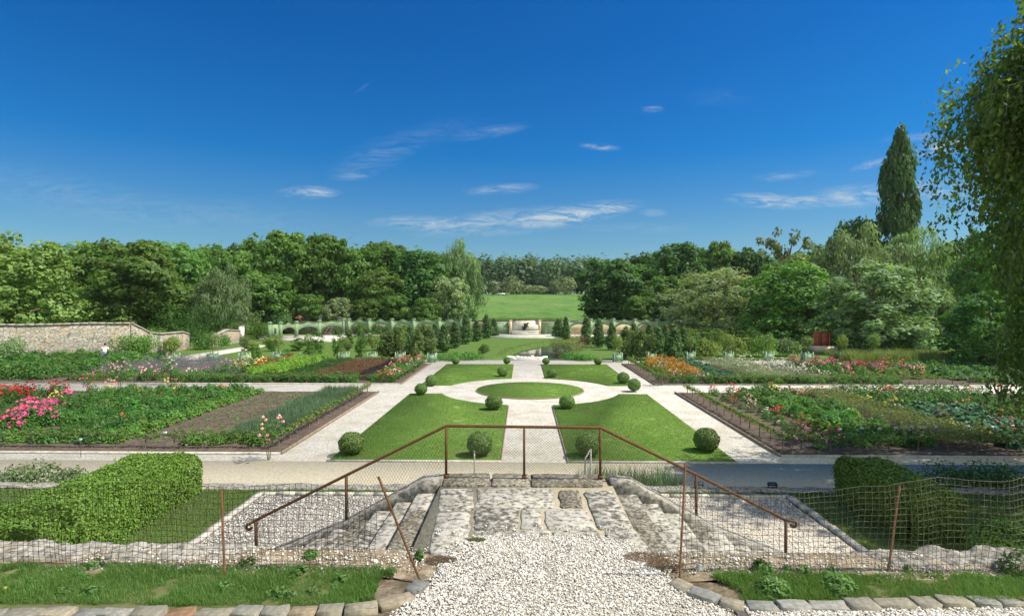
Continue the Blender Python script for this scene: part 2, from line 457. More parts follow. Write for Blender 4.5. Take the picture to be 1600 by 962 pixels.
def water_mat():
    m, t, bs = new_mat('stream water')
    bs.inputs['Base Color'].default_value = (0.012, 0.022, 0.018, 1)
    bs.inputs['Roughness'].default_value = 0.04
    bs.inputs['IOR'].default_value = 1.33
    bs.inputs['Specular IOR Level'].default_value = 0.6
    tcn = N(t, 'ShaderNodeTexCoord')
    nz = N(t, 'ShaderNodeTexNoise', ins={'Scale': 2.5, 'Detail': 3.0})
    t.links.new(tcn.outputs['Object'], nz.inputs['Vector'])
    bp = N(t, 'ShaderNodeBump', ins={'Strength': 0.06, 'Distance': 0.05})
    t.links.new(nz.outputs['Fac'], bp.inputs['Height']); t.links.new(bp.outputs[0], bs.inputs['Normal'])
    return m


M['water'] = water_mat()
LEAVES = {
    'oak': ((0.032, 0.075, 0.014), (0.075, 0.135, 0.026)),
    'dark': ((0.020, 0.055, 0.014), (0.048, 0.100, 0.022)),
    'mid': ((0.045, 0.095, 0.018), (0.095, 0.160, 0.034)),
    'linden': ((0.065, 0.125, 0.024), (0.175, 0.235, 0.06)),
    'silver': ((0.105, 0.150, 0.062), (0.215, 0.260, 0.120)),
    'weeping': ((0.070, 0.125, 0.050), (0.145, 0.200, 0.085)),
    'poplar': ((0.025, 0.070, 0.020), (0.060, 0.120, 0.035)),
    'birch': ((0.040, 0.090, 0.016), (0.105, 0.165, 0.034)),
    'far': ((0.030, 0.062, 0.022), (0.062, 0.105, 0.036)),
    'olive': ((0.060, 0.085, 0.028), (0.115, 0.135, 0.045)),
    'conifer': ((0.030, 0.070, 0.022), (0.075, 0.120, 0.038)),
    'pear': ((0.050, 0.092, 0.025), (0.115, 0.150, 0.048)),
    'box': ((0.050, 0.095, 0.020), (0.100, 0.150, 0.034)),
    'hedge': ((0.060, 0.120, 0.014), (0.125, 0.200, 0.028)),
    'grass': ((0.050, 0.115, 0.018), (0.120, 0.200, 0.045)),
    'lawnblade': ((0.080, 0.165, 0.026), (0.165, 0.270, 0.062)),
    'grasspale': ((0.085, 0.15, 0.035), (0.16, 0.22, 0.07)),
    'bean': ((0.035, 0.105, 0.020), (0.085, 0.185, 0.038)),
    'bean2': ((0.060, 0.135, 0.030), (0.125, 0.225, 0.060)),
    'lime': ((0.110, 0.220, 0.025), (0.200, 0.330, 0.055)),
    'limedark': ((0.070, 0.160, 0.025), (0.140, 0.240, 0.050)),
    'leek': ((0.075, 0.135, 0.075), (0.160, 0.230, 0.135)),
    'teal': ((0.035, 0.100, 0.055), (0.090, 0.175, 0.100)),
    'brownred': ((0.105, 0.065, 0.035), (0.190, 0.120, 0.065)),
    'purple': ((0.035, 0.022, 0.028), (0.075, 0.045, 0.050)),
    'lavender': ((0.110, 0.115, 0.130), (0.220, 0.215, 0.260)),
    'feather': ((0.105, 0.145, 0.080), (0.215, 0.240, 0.150)),
    'greymix': ((0.085, 0.095, 0.060), (0.175, 0.165, 0.115)),
    'cordon': ((0.060, 0.120, 0.025), (0.150, 0.220, 0.055)),
    'cordonlime': ((0.100, 0.160, 0.030), (0.215, 0.270, 0.070)),
    'reed': ((0.080, 0.125, 0.035), (0.175, 0.205, 0.070)),
    'redplant': ((0.120, 0.070, 0.045), (0.190, 0.130, 0.075)),
    'weed': ((0.060, 0.140, 0.030), (0.145, 0.240, 0.065)),
}
GAIN = {'oak': 2.0, 'dark': 2.05, 'mid': 1.75, 'linden': 1.4, 'silver': 1.35, 'weeping': 1.5, 'poplar': 1.6, 'birch': 1.8, 'far': 1.6, 'olive': 1.5, 'conifer': 1.9, 'pear': 1.6, 'box': 1.9,
        'hedge': 1.4, 'bean': 1.45, 'limedark': 1.3, 'lime': 1.35, 'leek': 1.25, 'teal': 1.3, 'cordon': 1.3, 'cordonlime': 1.2, 'greymix': 1.3, 'grass': 1.25, 'lawnblade': 1.35, 'brownred': 1.3}
WARM = np.array([0.92, 0.93, 1.0])
L = {k: leaf_mat(k + ' leaves', *[tuple(np.array(c) * WARM * GAIN.get(k, 1.15)) for c in v], trans={'hedge': .2, 'box': .15, 'birch': .5, 'oak': .48, 'dark': .48, 'mid': .48}.get(k, .40)) for k, v in LEAVES.items()}
PETALS = {'pink': ((0.62, 0.06, 0.22), (0.80, 0.18, 0.38)), 'red': ((0.45, 0.015, 0.012), (0.70, 0.05, 0.03)),
          'orange': ((0.62, 0.18, 0.03), (0.75, 0.30, 0.08)), 'yellow': ((0.70, 0.55, 0.08), (0.80, 0.72, 0.25)),
          'whitepetal': ((0.72, 0.72, 0.66), (0.82, 0.80, 0.76)), 'blush': ((0.75, 0.32, 0.36), (0.82, 0.55, 0.55)),
          'coral': ((0.75, 0.07, 0.07), (0.80, 0.16, 0.16)), 'marigold': ((0.46, 0.19, 0.02), (0.56, 0.32, 0.06)),
          'salmon': ((0.70, 0.25, 0.18), (0.80, 0.42, 0.34))}
for k, v in PETALS.items():
    L[k] = leaf_mat(k + ' petals', *[tuple(np.array(c) * .82) for c in v], trans=0.2, obj_var=0.35)


# ------------------------------------------------------------------ geometry collector
def unit(a):
    return a / np.maximum(np.linalg.norm(a, axis=-1, keepdims=True), 1e-9)


class Geo:
    def __init__(self):
        self.v, self.f, self.n = [], [], 0

    def add(self, v, f):
        v = np.asarray(v, float).reshape(-1, 3)
        f = np.asarray(f, int)
        self.v.append(v); self.f.append(f + self.n); self.n += len(v)
        return self

    def box(self, c, s, rz=0.0, taper=0.0):
        x, y, z = s[0] / 2, s[1] / 2, s[2] / 2
        k = 1 - taper
        v = np.array([[-x, -y, -z], [x, -y, -z], [x, y, -z], [-x, y, -z], [-x * k, -y * k, z], [x * k, -y * k, z], [x * k, y * k, z], [-x * k, y * k, z]])
        ca, sa = math.cos(rz), math.sin(rz)
        v = np.stack([v[:, 0] * ca - v[:, 1] * sa, v[:, 0] * sa + v[:, 1] * ca, v[:, 2]], 1) + np.asarray(c)
        return self.add(v, [[0, 3, 2, 1], [4, 5, 6, 7], [0, 1, 5, 4], [1, 2, 6, 5], [2, 3, 7, 6], [3, 0, 4, 7]])

    def tube(self, pts, rad, n=8, cap=True):
        pts = np.asarray(pts, float)
        k = len(pts)
        rad = np.broadcast_to(np.asarray(rad, float), (k,))
        tan = unit(np.gradient(pts, axis=0))
        ref = np.array([0, 0, 1.0]) if abs(tan[0, 2]) < 0.9 else np.array([1.0, 0, 0])
        side = unit(np.cross(tan, ref)); up = np.cross(side, tan)
        a = np.linspace(0, 2 * math.pi, n, endpoint=False)
        ring = pts[:, None, :] + rad[:, None, None] * (np.cos(a)[None, :, None] * side[:, None, :] + np.sin(a)[None, :, None] * up[:, None, :])
        i = np.arange(k - 1)[:, None] * n; j = np.arange(n)[None, :]; j2 = (j + 1) % n
        f = np.stack([i + j, i + j2, i + n + j2, i + n + j], -1).reshape(-1, 4)
        base = self.n
        self.add(ring.reshape(-1, 3), f)
        if cap:
            for row, p in ((0, pts[0]), (k - 1, pts[-1])):
                c = self.n
                self.v.append(p[None]); self.n += 1
                q = base + row * n + np.arange(n)
                self.f.append(np.stack([q, np.roll(q, -1) if row else np.roll(q, -1), np.full(n, c)], -1))
        return self

    def lathe(self, prof, c=(0, 0, 0), n=16):
        prof = np.asarray(prof, float)
        a = np.linspace(0, 2 * math.pi, n, endpoint=False)
        v = np.stack([prof[:, None, 0] * np.cos(a), prof[:, None, 0] * np.sin(a), np.repeat(prof[:, 1:2], n, 1)], -1) + np.asarray(c)
        k = len(prof)
        i = np.arange(k - 1)[:, None] * n; j = np.arange(n)[None, :]; j2 = (j + 1) % n
        return self.add(v.reshape(-1, 3), np.stack([i + j, i + j2, i + n + j2, i + n + j], -1).reshape(-1, 4))

    def prism(self, poly, z0, z1):
        poly = np.asarray(poly, float)
        n = len(poly)
        v = np.concatenate([np.c_[poly, np.full(n, z0)], np.c_[poly, np.full(n, z1)]])
        b = self.n
        self.v.append(v); self.n += 2 * n
        self.f.append(np.array([[b + i, b + (i + 1) % n, b + n + (i + 1) % n, b + n + i] for i in range(n)]))
        self.f.append(np.array([[b + n + i for i in range(n)]]))
        self.f.append(np.array([[b + i for i in reversed(range(n))]]))
        return self

    def leaves(self, Pp, Nn, size, ratio=0.55, tang=None):
        k = len(Pp)
        Nn = unit(Nn)
        t = rng.normal(size=(k, 3)) if tang is None else tang + 0.25 * rng.normal(size=(k, 3))
        t = unit(t - Nn * (t * Nn).sum(1, keepdims=True))
        b = np.cross(Nn, t)
        s = np.broadcast_to(np.asarray(size, float), (k,))[:, None]
        q = np.stack([Pp + t * s, Pp + b * s * ratio + t * s * 0.1, Pp - t * s, Pp - b * s * ratio + t * s * 0.1], 1).reshape(-1, 3)
        return self.add(q, np.arange(4 * k).reshape(-1, 4))

    def blades(self, base, h, w, lean=0.4):
        k = len(base)
        d = rng.normal(size=(k, 3)); d[:, 2] = 0; d = unit(d)
        h = np.broadcast_to(np.asarray(h, float), (k,))[:, None]
        side = np.cross(d, [0, 0, 1.0]) * w
        le = rng.uniform(0, lean, (k, 1))
        mid = base + np.array([0, 0, 0.6]) * h + d * h * le * 0.35
        top = base + np.array([0, 0, 1.0]) * h + d * h * le
        q = np.stack([base - side, base + side, mid + side * 0.7, mid - side * 0.7, top], 1).reshape(-1, 3)
        i = np.arange(k)[:, None] * 5
        self.add(q, i + np.array([[0, 1, 2, 3]]))
        self.f.append((i + np.array([[3, 2, 4]])) + self.n - len(q))
        return self

    def ico(self, C, S, jitter=0.25):
        """rough little stones: C centres, S per-axis sizes"""
        ph = (1 + 5 ** .5) / 2
        v = unit(np.array([[-1, ph, 0], [1, ph, 0], [-1, -ph, 0], [1, -ph, 0], [0, -1, ph], [0, 1, ph], [0, -1, -ph], [0, 1, -ph], [ph, 0, -1], [ph, 0, 1], [-ph, 0, -1], [-ph, 0, 1]]))
        f = np.array([[0, 11, 5], [0, 5, 1], [0, 1, 7], [0, 7, 10], [0, 10, 11], [1, 5, 9], [5, 11, 4], [11, 10, 2], [10, 7, 6], [7, 1, 8], [3, 9, 4], [3, 4, 2], [3, 2, 6], [3, 6, 8], [3, 8, 9], [4, 9, 5], [2, 4, 11], [6, 2, 10], [8, 6, 7], [9, 8, 1]])
        k = len(C)
        vv_ = v[None] * (1 + jitter * rng.normal(size=(k, 12, 1)) * 0.6) * np.asarray(S)[:, None, :]
        a = rng.uniform(0, 6.28, k)
        x = vv_[..., 0] * np.cos(a)[:, None] - vv_[..., 1] * np.sin(a)[:, None]
        y = vv_[..., 0] * np.sin(a)[:, None] + vv_[..., 1] * np.cos(a)[:, None]
        vv_ = np.stack([x, y, vv_[..., 2]], -1) + C[:, None, :]
        return self.add(vv_.reshape(-1, 3), (np.arange(k)[:, None, None] * 12 + f[None]).reshape(-1, 3))

    def ball(self, c, r, n=12, m=8, noise=0.0):
        th = np.linspace(0, math.pi, m + 1)[1:-1]; a = np.linspace(0, 2 * math.pi, n, endpoint=False)
        g = np.stack([np.sin(th)[:, None] * np.cos(a), np.sin(th)[:, None] * np.sin(a), np.repeat(np.cos(th)[:, None], n, 1)], -1).reshape(-1, 3)
        g = np.concatenate([g, [[0, 0, 1], [0, 0, -1]]])
        if noise:
            g = g * (1 + noise * rng.normal(size=(len(g), 1)))
        k = m - 1
        f = []
        i = np.arange(k - 1)[:, None] * n; j = np.arange(n)[None, :]; j2 = (j + 1) % n
        b = self.n
        self.add(g * np.asarray(r) + np.asarray(c), np.stack([i + j, i + n + j, i + n + j2, i + j2], -1).reshape(-1, 4))
        q = np.arange(n)
        self.f.append(b + np.stack([q, np.roll(q, -1), np.full(n, len(g) - 2)], -1))
        self.f.append(b + np.stack([(k - 1) * n + np.roll(q, -1), (k - 1) * n + q, np.full(n, len(g) - 1)], -1))
        return self

    def grid(self, xs, ys, zf):
        X, Y = np.meshgrid(xs, ys)
        Z = zf(X, Y)
        nx, ny = len(xs), len(ys)
        i = np.arange(ny - 1)[:, None] * nx; j = np.arange(nx - 1)[None, :]
        return self.add(np.stack([X, Y, Z], -1).reshape(-1, 3), np.stack([i + j, i + j + 1, i + nx + j + 1, i + nx + j], -1).reshape(-1, 4))

    def mesh(self, name, mat, smooth=False):
        v = np.concatenate(self.v)
        me = bpy.data.meshes.new(name)
        me.vertices.add(len(v))
        me.vertices.foreach_set('co', v.ravel())
        ls = [f.shape for f in self.f]
        loops = np.concatenate([f.ravel() for f in self.f])
        cnt = np.concatenate([np.full(s[0], s[1]) for s in ls])
        st = np.concatenate([[0], np.cumsum(cnt)[:-1]])
        me.loops.add(len(loops))
        me.loops.foreach_set('vertex_index', loops.astype(np.int32))
        me.polygons.add(len(cnt))
        me.polygons.foreach_set('loop_start', st.astype(np.int32))
        me.polygons.foreach_set('loop_total', cnt.astype(np.int32))
        if smooth:
            me.polygons.foreach_set('use_smooth', np.ones(len(cnt), bool))
        me.update(calc_edges=True)
        me.validate()
        me.materials.append(mat)
        return me

    def build(self, name, mat, parent=None, smooth=False, loc=None):
        return obj(name, self.mesh(name, mat, smooth), parent, loc)


def obj(name, me, parent=None, loc=None):
    o = bpy.data.objects.new(name, me)
    COL.objects.link(o)
    if parent is not None:
        o.parent = parent
    if loc is not None:
        o.location = loc
    return o


def tag(o, label=None, cat=None, group=None, kind=None):
    for k, v in (('label', label), ('category', cat), ('group', group), ('kind', kind)):
        if v:
            o[k] = v
    return o


def thing(name, label, cat, loc=(0, 0, 0), rz=0.0, group=None, scale=None):
    o = bpy.data.objects.new(name, None)
    o.empty_display_size = 0.2
    COL.objects.link(o)
    o.location = tuple(float(c) for c in loc)
    o.rotation_euler = (0, 0, rz)
    if scale is not None:
        o.scale = scale
    return tag(o, label, cat, group)


def struct(o):
    o['kind'] = 'structure'
    return o


def stuff(o, label, cat):
    return tag(o, label, cat, None, 'stuff')


def inside(poly, x, y):
    poly = np.asarray(poly)
    r = np.zeros(len(x), bool)
    j = len(poly) - 1
    for i in range(len(poly)):
        xi, yi, xj, yj = *poly[i], *poly[j]
        c = ((yi > y) != (yj > y)) & (x < (xj - xi) * (y - yi) / (yj - yi + 1e-12) + xi)
        r ^= c
        j = i
    return r


def fbm(x, y, s=1.0, seed=0):
    z = np.zeros_like(x, float)
    for k in range(4):
        f = s * 2 ** k
        a = 1.7 * k + seed
        z += (np.sin(x * f * 1.3 + a + 1.9 * np.sin(y * f * 0.7 + a)) * np.cos(y * f * 1.1 - a * 1.3 + 1.3 * np.sin(x * f * .5))) / 1.8 ** k
    return z * 0.5


# ------------------------------------------------------------------ ground, water, paths, lawns
STREAM = np.array([[0.6, 50.5], [1.4, 57], [2.4, 63], [4.6, 69], [8.5, 74.5], [15, 79]])
SW = np.array([1.9, 2.0, 2.0, 1.8, 1.5, 1.2])


def stream_d(x, y):
    best = np.full(np.shape(x), 99.0)
    for i in range(len(STREAM) - 1):
        a, b = STREAM[i], STREAM[i + 1]
        ab = b - a
        t = np.clip(((x - a[0]) * ab[0] + (y - a[1]) * ab[1]) / (ab @ ab), 0, 1)
        w = SW[i] + (SW[i + 1] - SW[i]) * t
        best = np.minimum(best, np.hypot(x - a[0] - t * ab[0], y - a[1] - t * ab[1]) - w)
    return best


def hz(x, y):
    x, y = np.asarray(x, float), np.asarray(y, float)
    rise = 9.0 * np.clip((y - 130) / 180, 0, 1) + 0.012 * np.maximum(y - 310, 0)
    d = stream_d(x, y)
    carve = -0.85 * (1 - np.clip((d + 0.5) / 1.9, 0, 1)) ** 1.3
    mound = 0.10 * fbm(x, y, 0.11) * np.clip((y - 52) / 6, 0, 1) * np.clip((120 - y) / 20, 0, 1)
    return rise + carve + mound


xs = np.unique(np.concatenate([np.linspace(-900, -60, 15), np.linspace(-60, -8, 40), np.linspace(-8, 24, 81), np.linspace(24, 70, 30), np.linspace(70, 900, 15)]))
ys = np.unique(np.concatenate([[-40, 0, 20, 40, 49], np.linspace(50, 92, 106), np.linspace(92, 330, 60), np.linspace(330, 1500, 20)]))
struct(Geo().grid(xs, ys, lambda X, Y: hz(X, Y) - 0.004).build('ground', M['rearlawn'], smooth=True))
mx = np.linspace(-45, 45, 60); my = np.linspace(100, 305, 90)
struct(Geo().grid(mx, my, lambda X, Y: hz(X, Y) + 0.05 + 0.1 * fbm(X, Y, 0.3)).build('meadow', M['meadow'], smooth=True))
g = Geo()
left, right = [], []
for i in range(len(STREAM)):
    d = unit((STREAM[min(i + 1, 5)] - STREAM[max(i - 1, 0)])[None])[0]
    nrm = np.array([-d[1], d[0]])
    left.append(STREAM[i] + nrm * (SW[i] + 0.9)); right.append(STREAM[i] - nrm * (SW[i] + 0.9))
v = np.array([[*p, -0.30] for p in left + right])
g.add(v, [[i, i + 6, i + 7, i + 1] for i in range(5)])
struct(g.build('stream_water', M['water']))

AX = 0.36                                             # the garden's axis
gz = 0.012
struct(Geo().prism([(-48, 17.3), (48, 17.3), (48, 50.4), (-48, 50.4)], gz - 0.3, gz).build('gravel_path', M['gravel']))
struct(Geo().prism([(-48, 14.6), (48, 14.6), (48, 18.46), (-48, 18.46)], gz - 0.3, gz + 0.004).build('sandy_path', M['sand']))


def arc(cx, cy, r, a0, a1, n=28):
    return [(cx + r * math.cos(a), cy + r * math.sin(a)) for a in np.linspace(a0, a1, n)]


CC, RI, RO = (0.4, 33.4), 3.07, 5.1
xin, xout = (-0.74, 1.48), (-6.28, 6.85)
for s, xi, xo in ((-1, xin[0], xout[0]), (1, xin[1], xout[1])):
    dy = math.sqrt(RO ** 2 - (xi - CC[0]) ** 2)
    # front lawn: rear edge follows the ring
    yr = 31.9
    a_in = math.atan2(-dy, xi - CC[0])
    x_r = math.sqrt(RO ** 2 - (yr - CC[1]) ** 2)
    a_out = math.atan2(yr - CC[1], s * x_r)
    pts = [(xo, 18.5), (xi, 18.5)] + arc(*CC, RO, a_in, a_out) + [(xo, yr)]
    struct(Geo().prism(pts, 0.0, gz + 0.045).build('lawn', M['lawn']))
    yf = 35.2
    a_in = math.atan2(dy, xi - CC[0]); a_out = math.atan2(yf - CC[1], s * math.sqrt(RO ** 2 - (yf - CC[1]) ** 2))
    pts = [(xo, yf)] + arc(*CC, RO, a_out, a_in) + [(xi, 46.8), (xo * 0.99, 46.8)]
    struct(Geo().prism(pts, 0.0, gz + 0.045).build('lawn', M['lawn']))
    struct(Geo().box(((xi + xo) / 2, 18.44, 0.03), (abs(xo - xi) + 0.1, 0.11, 0.09)).build('kerb', M['kerb']))
    struct(Geo().box((xi - s * 0.03, 23.4, 0.03), (0.035, 9.8, 0.085)).build('kerb', M['board']))
struct(Geo().prism(arc(*CC, RI, 0, 2 * math.pi * 59 / 60, 60), 0.0, gz + 0.05).build('lawn', M['lawn']))
n = 340000
lx, ly = rng.uniform(-6.28, 6.85, n), rng.uniform(18.5, 46.8, n)
rr_ = np.hypot(lx - CC[0], ly - CC[1])
ok = (((lx < xin[0]) | (lx > xin[1])) & ((ly < 31.9) | ((ly > 35.2) & (lx > xout[0] * .99) & (lx < xout[1] * .99))) & (rr_ > RO)) | (rr_ < RI)
ok &= fbm(lx, ly, 1.9, 8) > -0.55
LAWN_BLADES = np.c_[lx[ok], ly[ok], np.full(ok.sum(), gz + 0.045)]
rim = np.array(arc(*CC, RI + 0.03, 0, 2 * math.pi, 61))
struct(Geo().tube(np.c_[rim, np.full(61, gz + 0.02)], 0.035, 6).build('kerb', M['board']))

BEDS = {'A': (-34, -8.2, 19.3, 32.5), 'B': (-34, -7.6, 35.6, 47.3), 'C': (8.58, 36, 19.3, 32.5), 'D': (8.15, 36, 35.6, 47.3)}
for k, (x0, x1, y0, y1) in BEDS.items():
    g = Geo()
    gx, gy = np.linspace(x0, x1, 130), np.linspace(y0, y1, 70)
    g.grid(gx, gy, lambda X, Y: 0.06 + 0.035 * fbm(X, Y, 2.1, 3))
    g.prism([(x0, y0), (x1, y0), (x1, y1), (x0, y1)], -0.2, 0.02)
    struct(g.build('bed_soil', M['soil'], smooth=False))
    xe = x1 if k in 'AB' else x0
    struct(Geo().box((xe + (0.03 if k in 'AB' else -0.03), (y0 + y1) / 2, 0.05), (0.06, y1 - y0, 0.12)).build('kerb', M['board']))
    struct(Geo().box(((x0 + x1) / 2, y0 - 0.05, 0.04), (abs(x1 - x0), 0.08, 0.1)).build('kerb', M['kerb']))
# diagonal path to the left wall, forecourt of the fountain, strip along the arcade
g = Geo()
a, b = P(262, 562), P(400, 540)
a2, b2 = P(300, 562), P(415, 541)
q = [(*a[:2],), (*a2[:2],), (*b2[:2],), (*b[:2],)]
zq = 0.16
struct(Geo().add([[p_[0], p_[1], zq] for p_ in q] + [[p_[0], p_[1], -0.3] for p_ in q], [[0, 1, 2, 3], [0, 4, 5, 1], [1, 5, 6, 2], [2, 6, 7, 3], [3, 7, 4, 0]]).build('gravel_path', M['gravel']))
fy = 87.0
struct(Geo().prism([(-30, 84.5), (26, 84.5), (26, 88), (-30, 88)], -0.3, 0.13).build('gravel_path', M['gravel']))
struct(Geo().prism([(0.6 + 6.2 * math.cos(t), 85.2 + 5.2 * math.sin(t)) for t in np.linspace(math.pi, 2 * math.pi, 24)], -0.3, 0.17).build('gravel_path', M['gravel']))
struct(Geo().prism([tuple(P(405, 531)[:2]), tuple(P(520, 534)[:2]), tuple(P(545, 525)[:2]), tuple(P(400, 525)[:2])], -0.3, 0.15).build('gravel_path', M['gravel']))

# lower terrace with its lawn, gravel apron and kerbs
TZ = 0.4
struct(Geo().box((0, 11.0, TZ - 0.25), (60, 7.2, 0.5)).build('terrace_lawn', M['terlawn']))
AP = [(-6.5, 8.0), (6.45, 8.0), (6.35, 14.05), (-6.55, 14.05)]
struct(Geo().prism(AP, TZ - 0.2, TZ + 0.012).build('gravel_apron', M['apron']))
for s in (-1, 1):
    g = Geo()
    for k in range(14):
        y0 = 7.6 + k * 0.465
        g.box((s * (6.5 + rng.uniform(-.015, .015)), y0 + 0.23, TZ + 0.02), (0.15, 0.44, 0.09 + rng.uniform(-.01, .02)), rng.uniform(-.03, .03))
    struct(g.build('kerb', M['kerb']))
g = Geo()
for k in range(27):
    g.box((-6.35 + k * 0.485, 14.12 + rng.uniform(-.01, .01), TZ + 0.02), (0.46, 0.13, 0.085), rng.uniform(-.03, .03))
struct(g.build('kerb', M['kerb']))
# rough edge of the terrace above the sandy path
g = Geo()
gx = np.linspace(-26, 26, 700); gy = np.linspace(14.45, 14.95, 7)
g.grid(gx, gy, lambda X, Y: TZ + 0.05 + 0.05 * fbm(X, Y, 3.3, 1) - 0.35 * np.maximum(0, (Y - 14.85)) * 4 - 0.2 * np.maximum(0, 14.5 - Y) * 4)
g.box((0, 14.9, 0.12), (52, 0.08, 0.5))
tag(g.build('stone_edge_wall', M['coping'], smooth=True), 'long low rough stone wall edging the lower terrace above the sandy path', 'wall')

# ------------------------------------------------------------------ upper terrace, foreground strips, gravel
UZ = 2.0
struct(Geo().box((0, -2.0, 0.94), (60, 18.6, 2.08)).build('terrace_ground', M['dirt']))
GP = [tuple(P(*q, UZ)[:2]) for q in ((745, 838), (712, 852), (690, 875), (676, 905), (655, 928), (634, 945), (605, 975), (500, 1180), (1300, 1180), (1165, 975), (1130, 952), (1090, 930), (1050, 908), (1018, 880), (1010, 862), (985, 848), (930, 838))]
struct(Geo().prism(GP, 1.9, UZ + 0.004).build('gravel_path', M['underlay']))
struct(Geo().prism([(2.2, 4), (9, 4), (9, 6.02), (2.2, 6.02)], 1.9, UZ + 0.002).build('gravel_path', M['underlay']))


def leafy(name):
    return L[name]


n = 64000
bx = rng.uniform(-2.2, 3.2, n); by = rng.uniform(5.4, 7.9, n)
ok = inside(GP, bx + rng.normal(0, .05, n), by + rng.normal(0, .05, n))
bx, by = np.r_[bx[ok], rng.uniform(2.3, 6.2, 9000)], np.r_[by[ok], rng.uniform(5.75, 6.05, 9000)]
c = np.c_[bx, by, UZ + 0.006 + rng.uniform(0, .012, len(bx))]
s = rng.lognormal(math.log(0.0076), 0.40, (len(bx), 1)) * rng.uniform(.7, 1.3, (len(bx), 3)) * np.array([1.15, 1.0, .7])
m_, t_, b_ = new_mat('loose white stone')
gi = N(t_, 'ShaderNodeNewGeometry')
rp = N(t_, 'ShaderNodeValToRGB')
rp.color_ramp.elements[0].color = (0.22, 0.185, 0.14, 1); rp.color_ramp.elements[1].color = (0.62, 0.59, 0.545, 1)
rp.color_ramp.elements[1].position = 0.8
x = rp.color_ramp.elements.new(0.22); x.color = (0.43, 0.395, 0.345, 1)
t_.links.new(gi.outputs['Random Per Island'], rp.inputs[0]); t_.links.new(rp.outputs[0], b_.inputs['Base Color'])
b_.inputs['Roughness'].default_value = 0.9
M['stone'] = m_
stuff(Geo().ico(c, s).build('loose_gravel', M['stone']), 'loose white gravel spread over the foreground path before the landing', 'gravel')
n = 2300
dx = np.concatenate([rng.uniform(-5.5, -1.2, n), rng.uniform(1.7, 5.5, n), rng.uniform(-1.2, 1.5, 260)])
dy = np.concatenate([6.65 + 0.75 * rng.beta(1.6, 1.6, 2 * n), rng.uniform(7.7, 8.15, 260)])
zz = np.where(np.arange(len(dx)) < 2 * n, UZ - 0.01 + 0.03, UZ + 0.018)
s = rng.lognormal(math.log(0.0068), 0.45, (len(dx), 1)) * rng.uniform(.7, 1.3, (len(dx), 3))
stuff(Geo().ico(np.c_[dx, dy, zz], s).build('scattered_stones', M['stone']), 'small stones scattered over the dry dirt beside the stairs', 'stones')

n = 34000
ax_ = rng.uniform(-6.4, 6.35, n); ay_ = rng.uniform(10.3, 14.0, n)
s = rng.lognormal(math.log(0.0115), 0.32, (n, 1)) * rng.uniform(.7, 1.3, (n, 3)) * np.array([1.1, 1, .7])
stuff(Geo().ico(np.c_[ax_, ay_, np.full(n, TZ + .016)], s).build('coarse_gravel', M['stone']), 'coarse pale gravel on the lower terrace apron behind the stairs', 'gravel')

# dry dirt bank, slightly lumpy
g = Geo()
g.grid(np.linspace(-9, 9, 300), np.linspace(6.6, 7.42, 26), lambda X, Y: UZ + 0.012 + 0.022 * fbm(X, Y, 3.5, 2) - 0.05 * np.exp(-((X - AX) / 1.7) ** 4) - 0.25 * np.maximum(0, Y - 7.25))
struct(g.build('dirt_bank', M['dirt'], smooth=True))


def rough_wall(x0, x1, label):
    g = Geo()
    gx = np.linspace(x0, x1, int(abs(x1 - x0) * 45)); gy = np.linspace(6.92, 7.44, 24)
    g.grid(gx, gy, lambda X, Y: UZ + 0.05 + 0.05 * fbm(X, Y, 2.6, 5) + 0.035 * fbm(X + .6 * Y, Y, 8, 2) + 0.02 * np.floor(2.2 * fbm(X + .8 * Y, Y * .6, 5, 4)) - 6 * np.maximum(0, np.abs(Y - 7.2) - .2) ** 2 * 2 - 0.1 * np.exp(-((np.abs(X) - min(abs(x0), abs(x1))) / .5) ** 2))
    g.box(((x0 + x1) / 2, 7.38, 1.15), (abs(x1 - x0), 0.1, 1.6))
    return tag(g.build('retaining_wall', M['coping'], smooth=True), label, 'wall')


rough_wall(-12, -3.2, 'rough grey stone retaining wall behind the left fence and grass')
rough_wall(3.9, 12, 'rough grey stone retaining wall behind the right fence and grass')


def grass_strip(x0, x1, y0, y1, n, label, hmean):
    bx = rng.uniform(x0, x1, n); by = rng.uniform(y0, y1, n)
    edge = 0.06 * fbm(bx, bx * 0 + 1, 5, 3)
    ok = (by > y0 + 0.02) & (by < y1 + edge - 0.05) & (fbm(bx, by, 4, 1) > -0.42) & ((np.abs(bx - AX) > 1.95 + 0.2 * fbm(by, bx, 6)) | (np.abs(bx) > 3))
    bx, by = bx[ok], by[ok]
    h = hmean * rng.lognormal(0, .35, len(bx)) * (1 + 0.45 * fbm(bx, by, 2.2, 6))
    g = Geo().blades(np.c_[bx, by, np.full(len(bx), UZ + 0.0)], np.maximum(h, .015), 0.0022, 1.1)
    return stuff(g.build('grass', L['grass']), label, 'grass')


grass_strip(-8, -1.42, 5.91, 6.84, 100000, 'rough green grass strip between the left kerb stones and the fence', 0.05)
grass_strip(2.0, 8, 6.1, 6.80, 88000, 'rough green grass strip between the right kerb stones and the fence', 0.05)
struct(Geo().grid(np.linspace(-8.5, -1.5, 80), np.linspace(5.7, 6.8, 16), lambda X, Y: UZ + 0.018 + 0.02 * fbm(X, Y, 4) - .6 * np.maximum(0, Y - 6.62) - .25 * np.maximum(0, X + 1.9) - .15 * np.maximum(0, 5.97 - Y)).build('grass_verge', M['verge'], smooth=True))
struct(Geo().grid(np.linspace(2.05, 8.5, 80), np.linspace(6.0, 6.8, 14), lambda X, Y: UZ + 0.018 + 0.02 * fbm(X, Y, 4) - .6 * np.maximum(0, Y - 6.62) - .25 * np.maximum(0, 2.5 - X)).build('grass_verge', M['verge'], smooth=True))

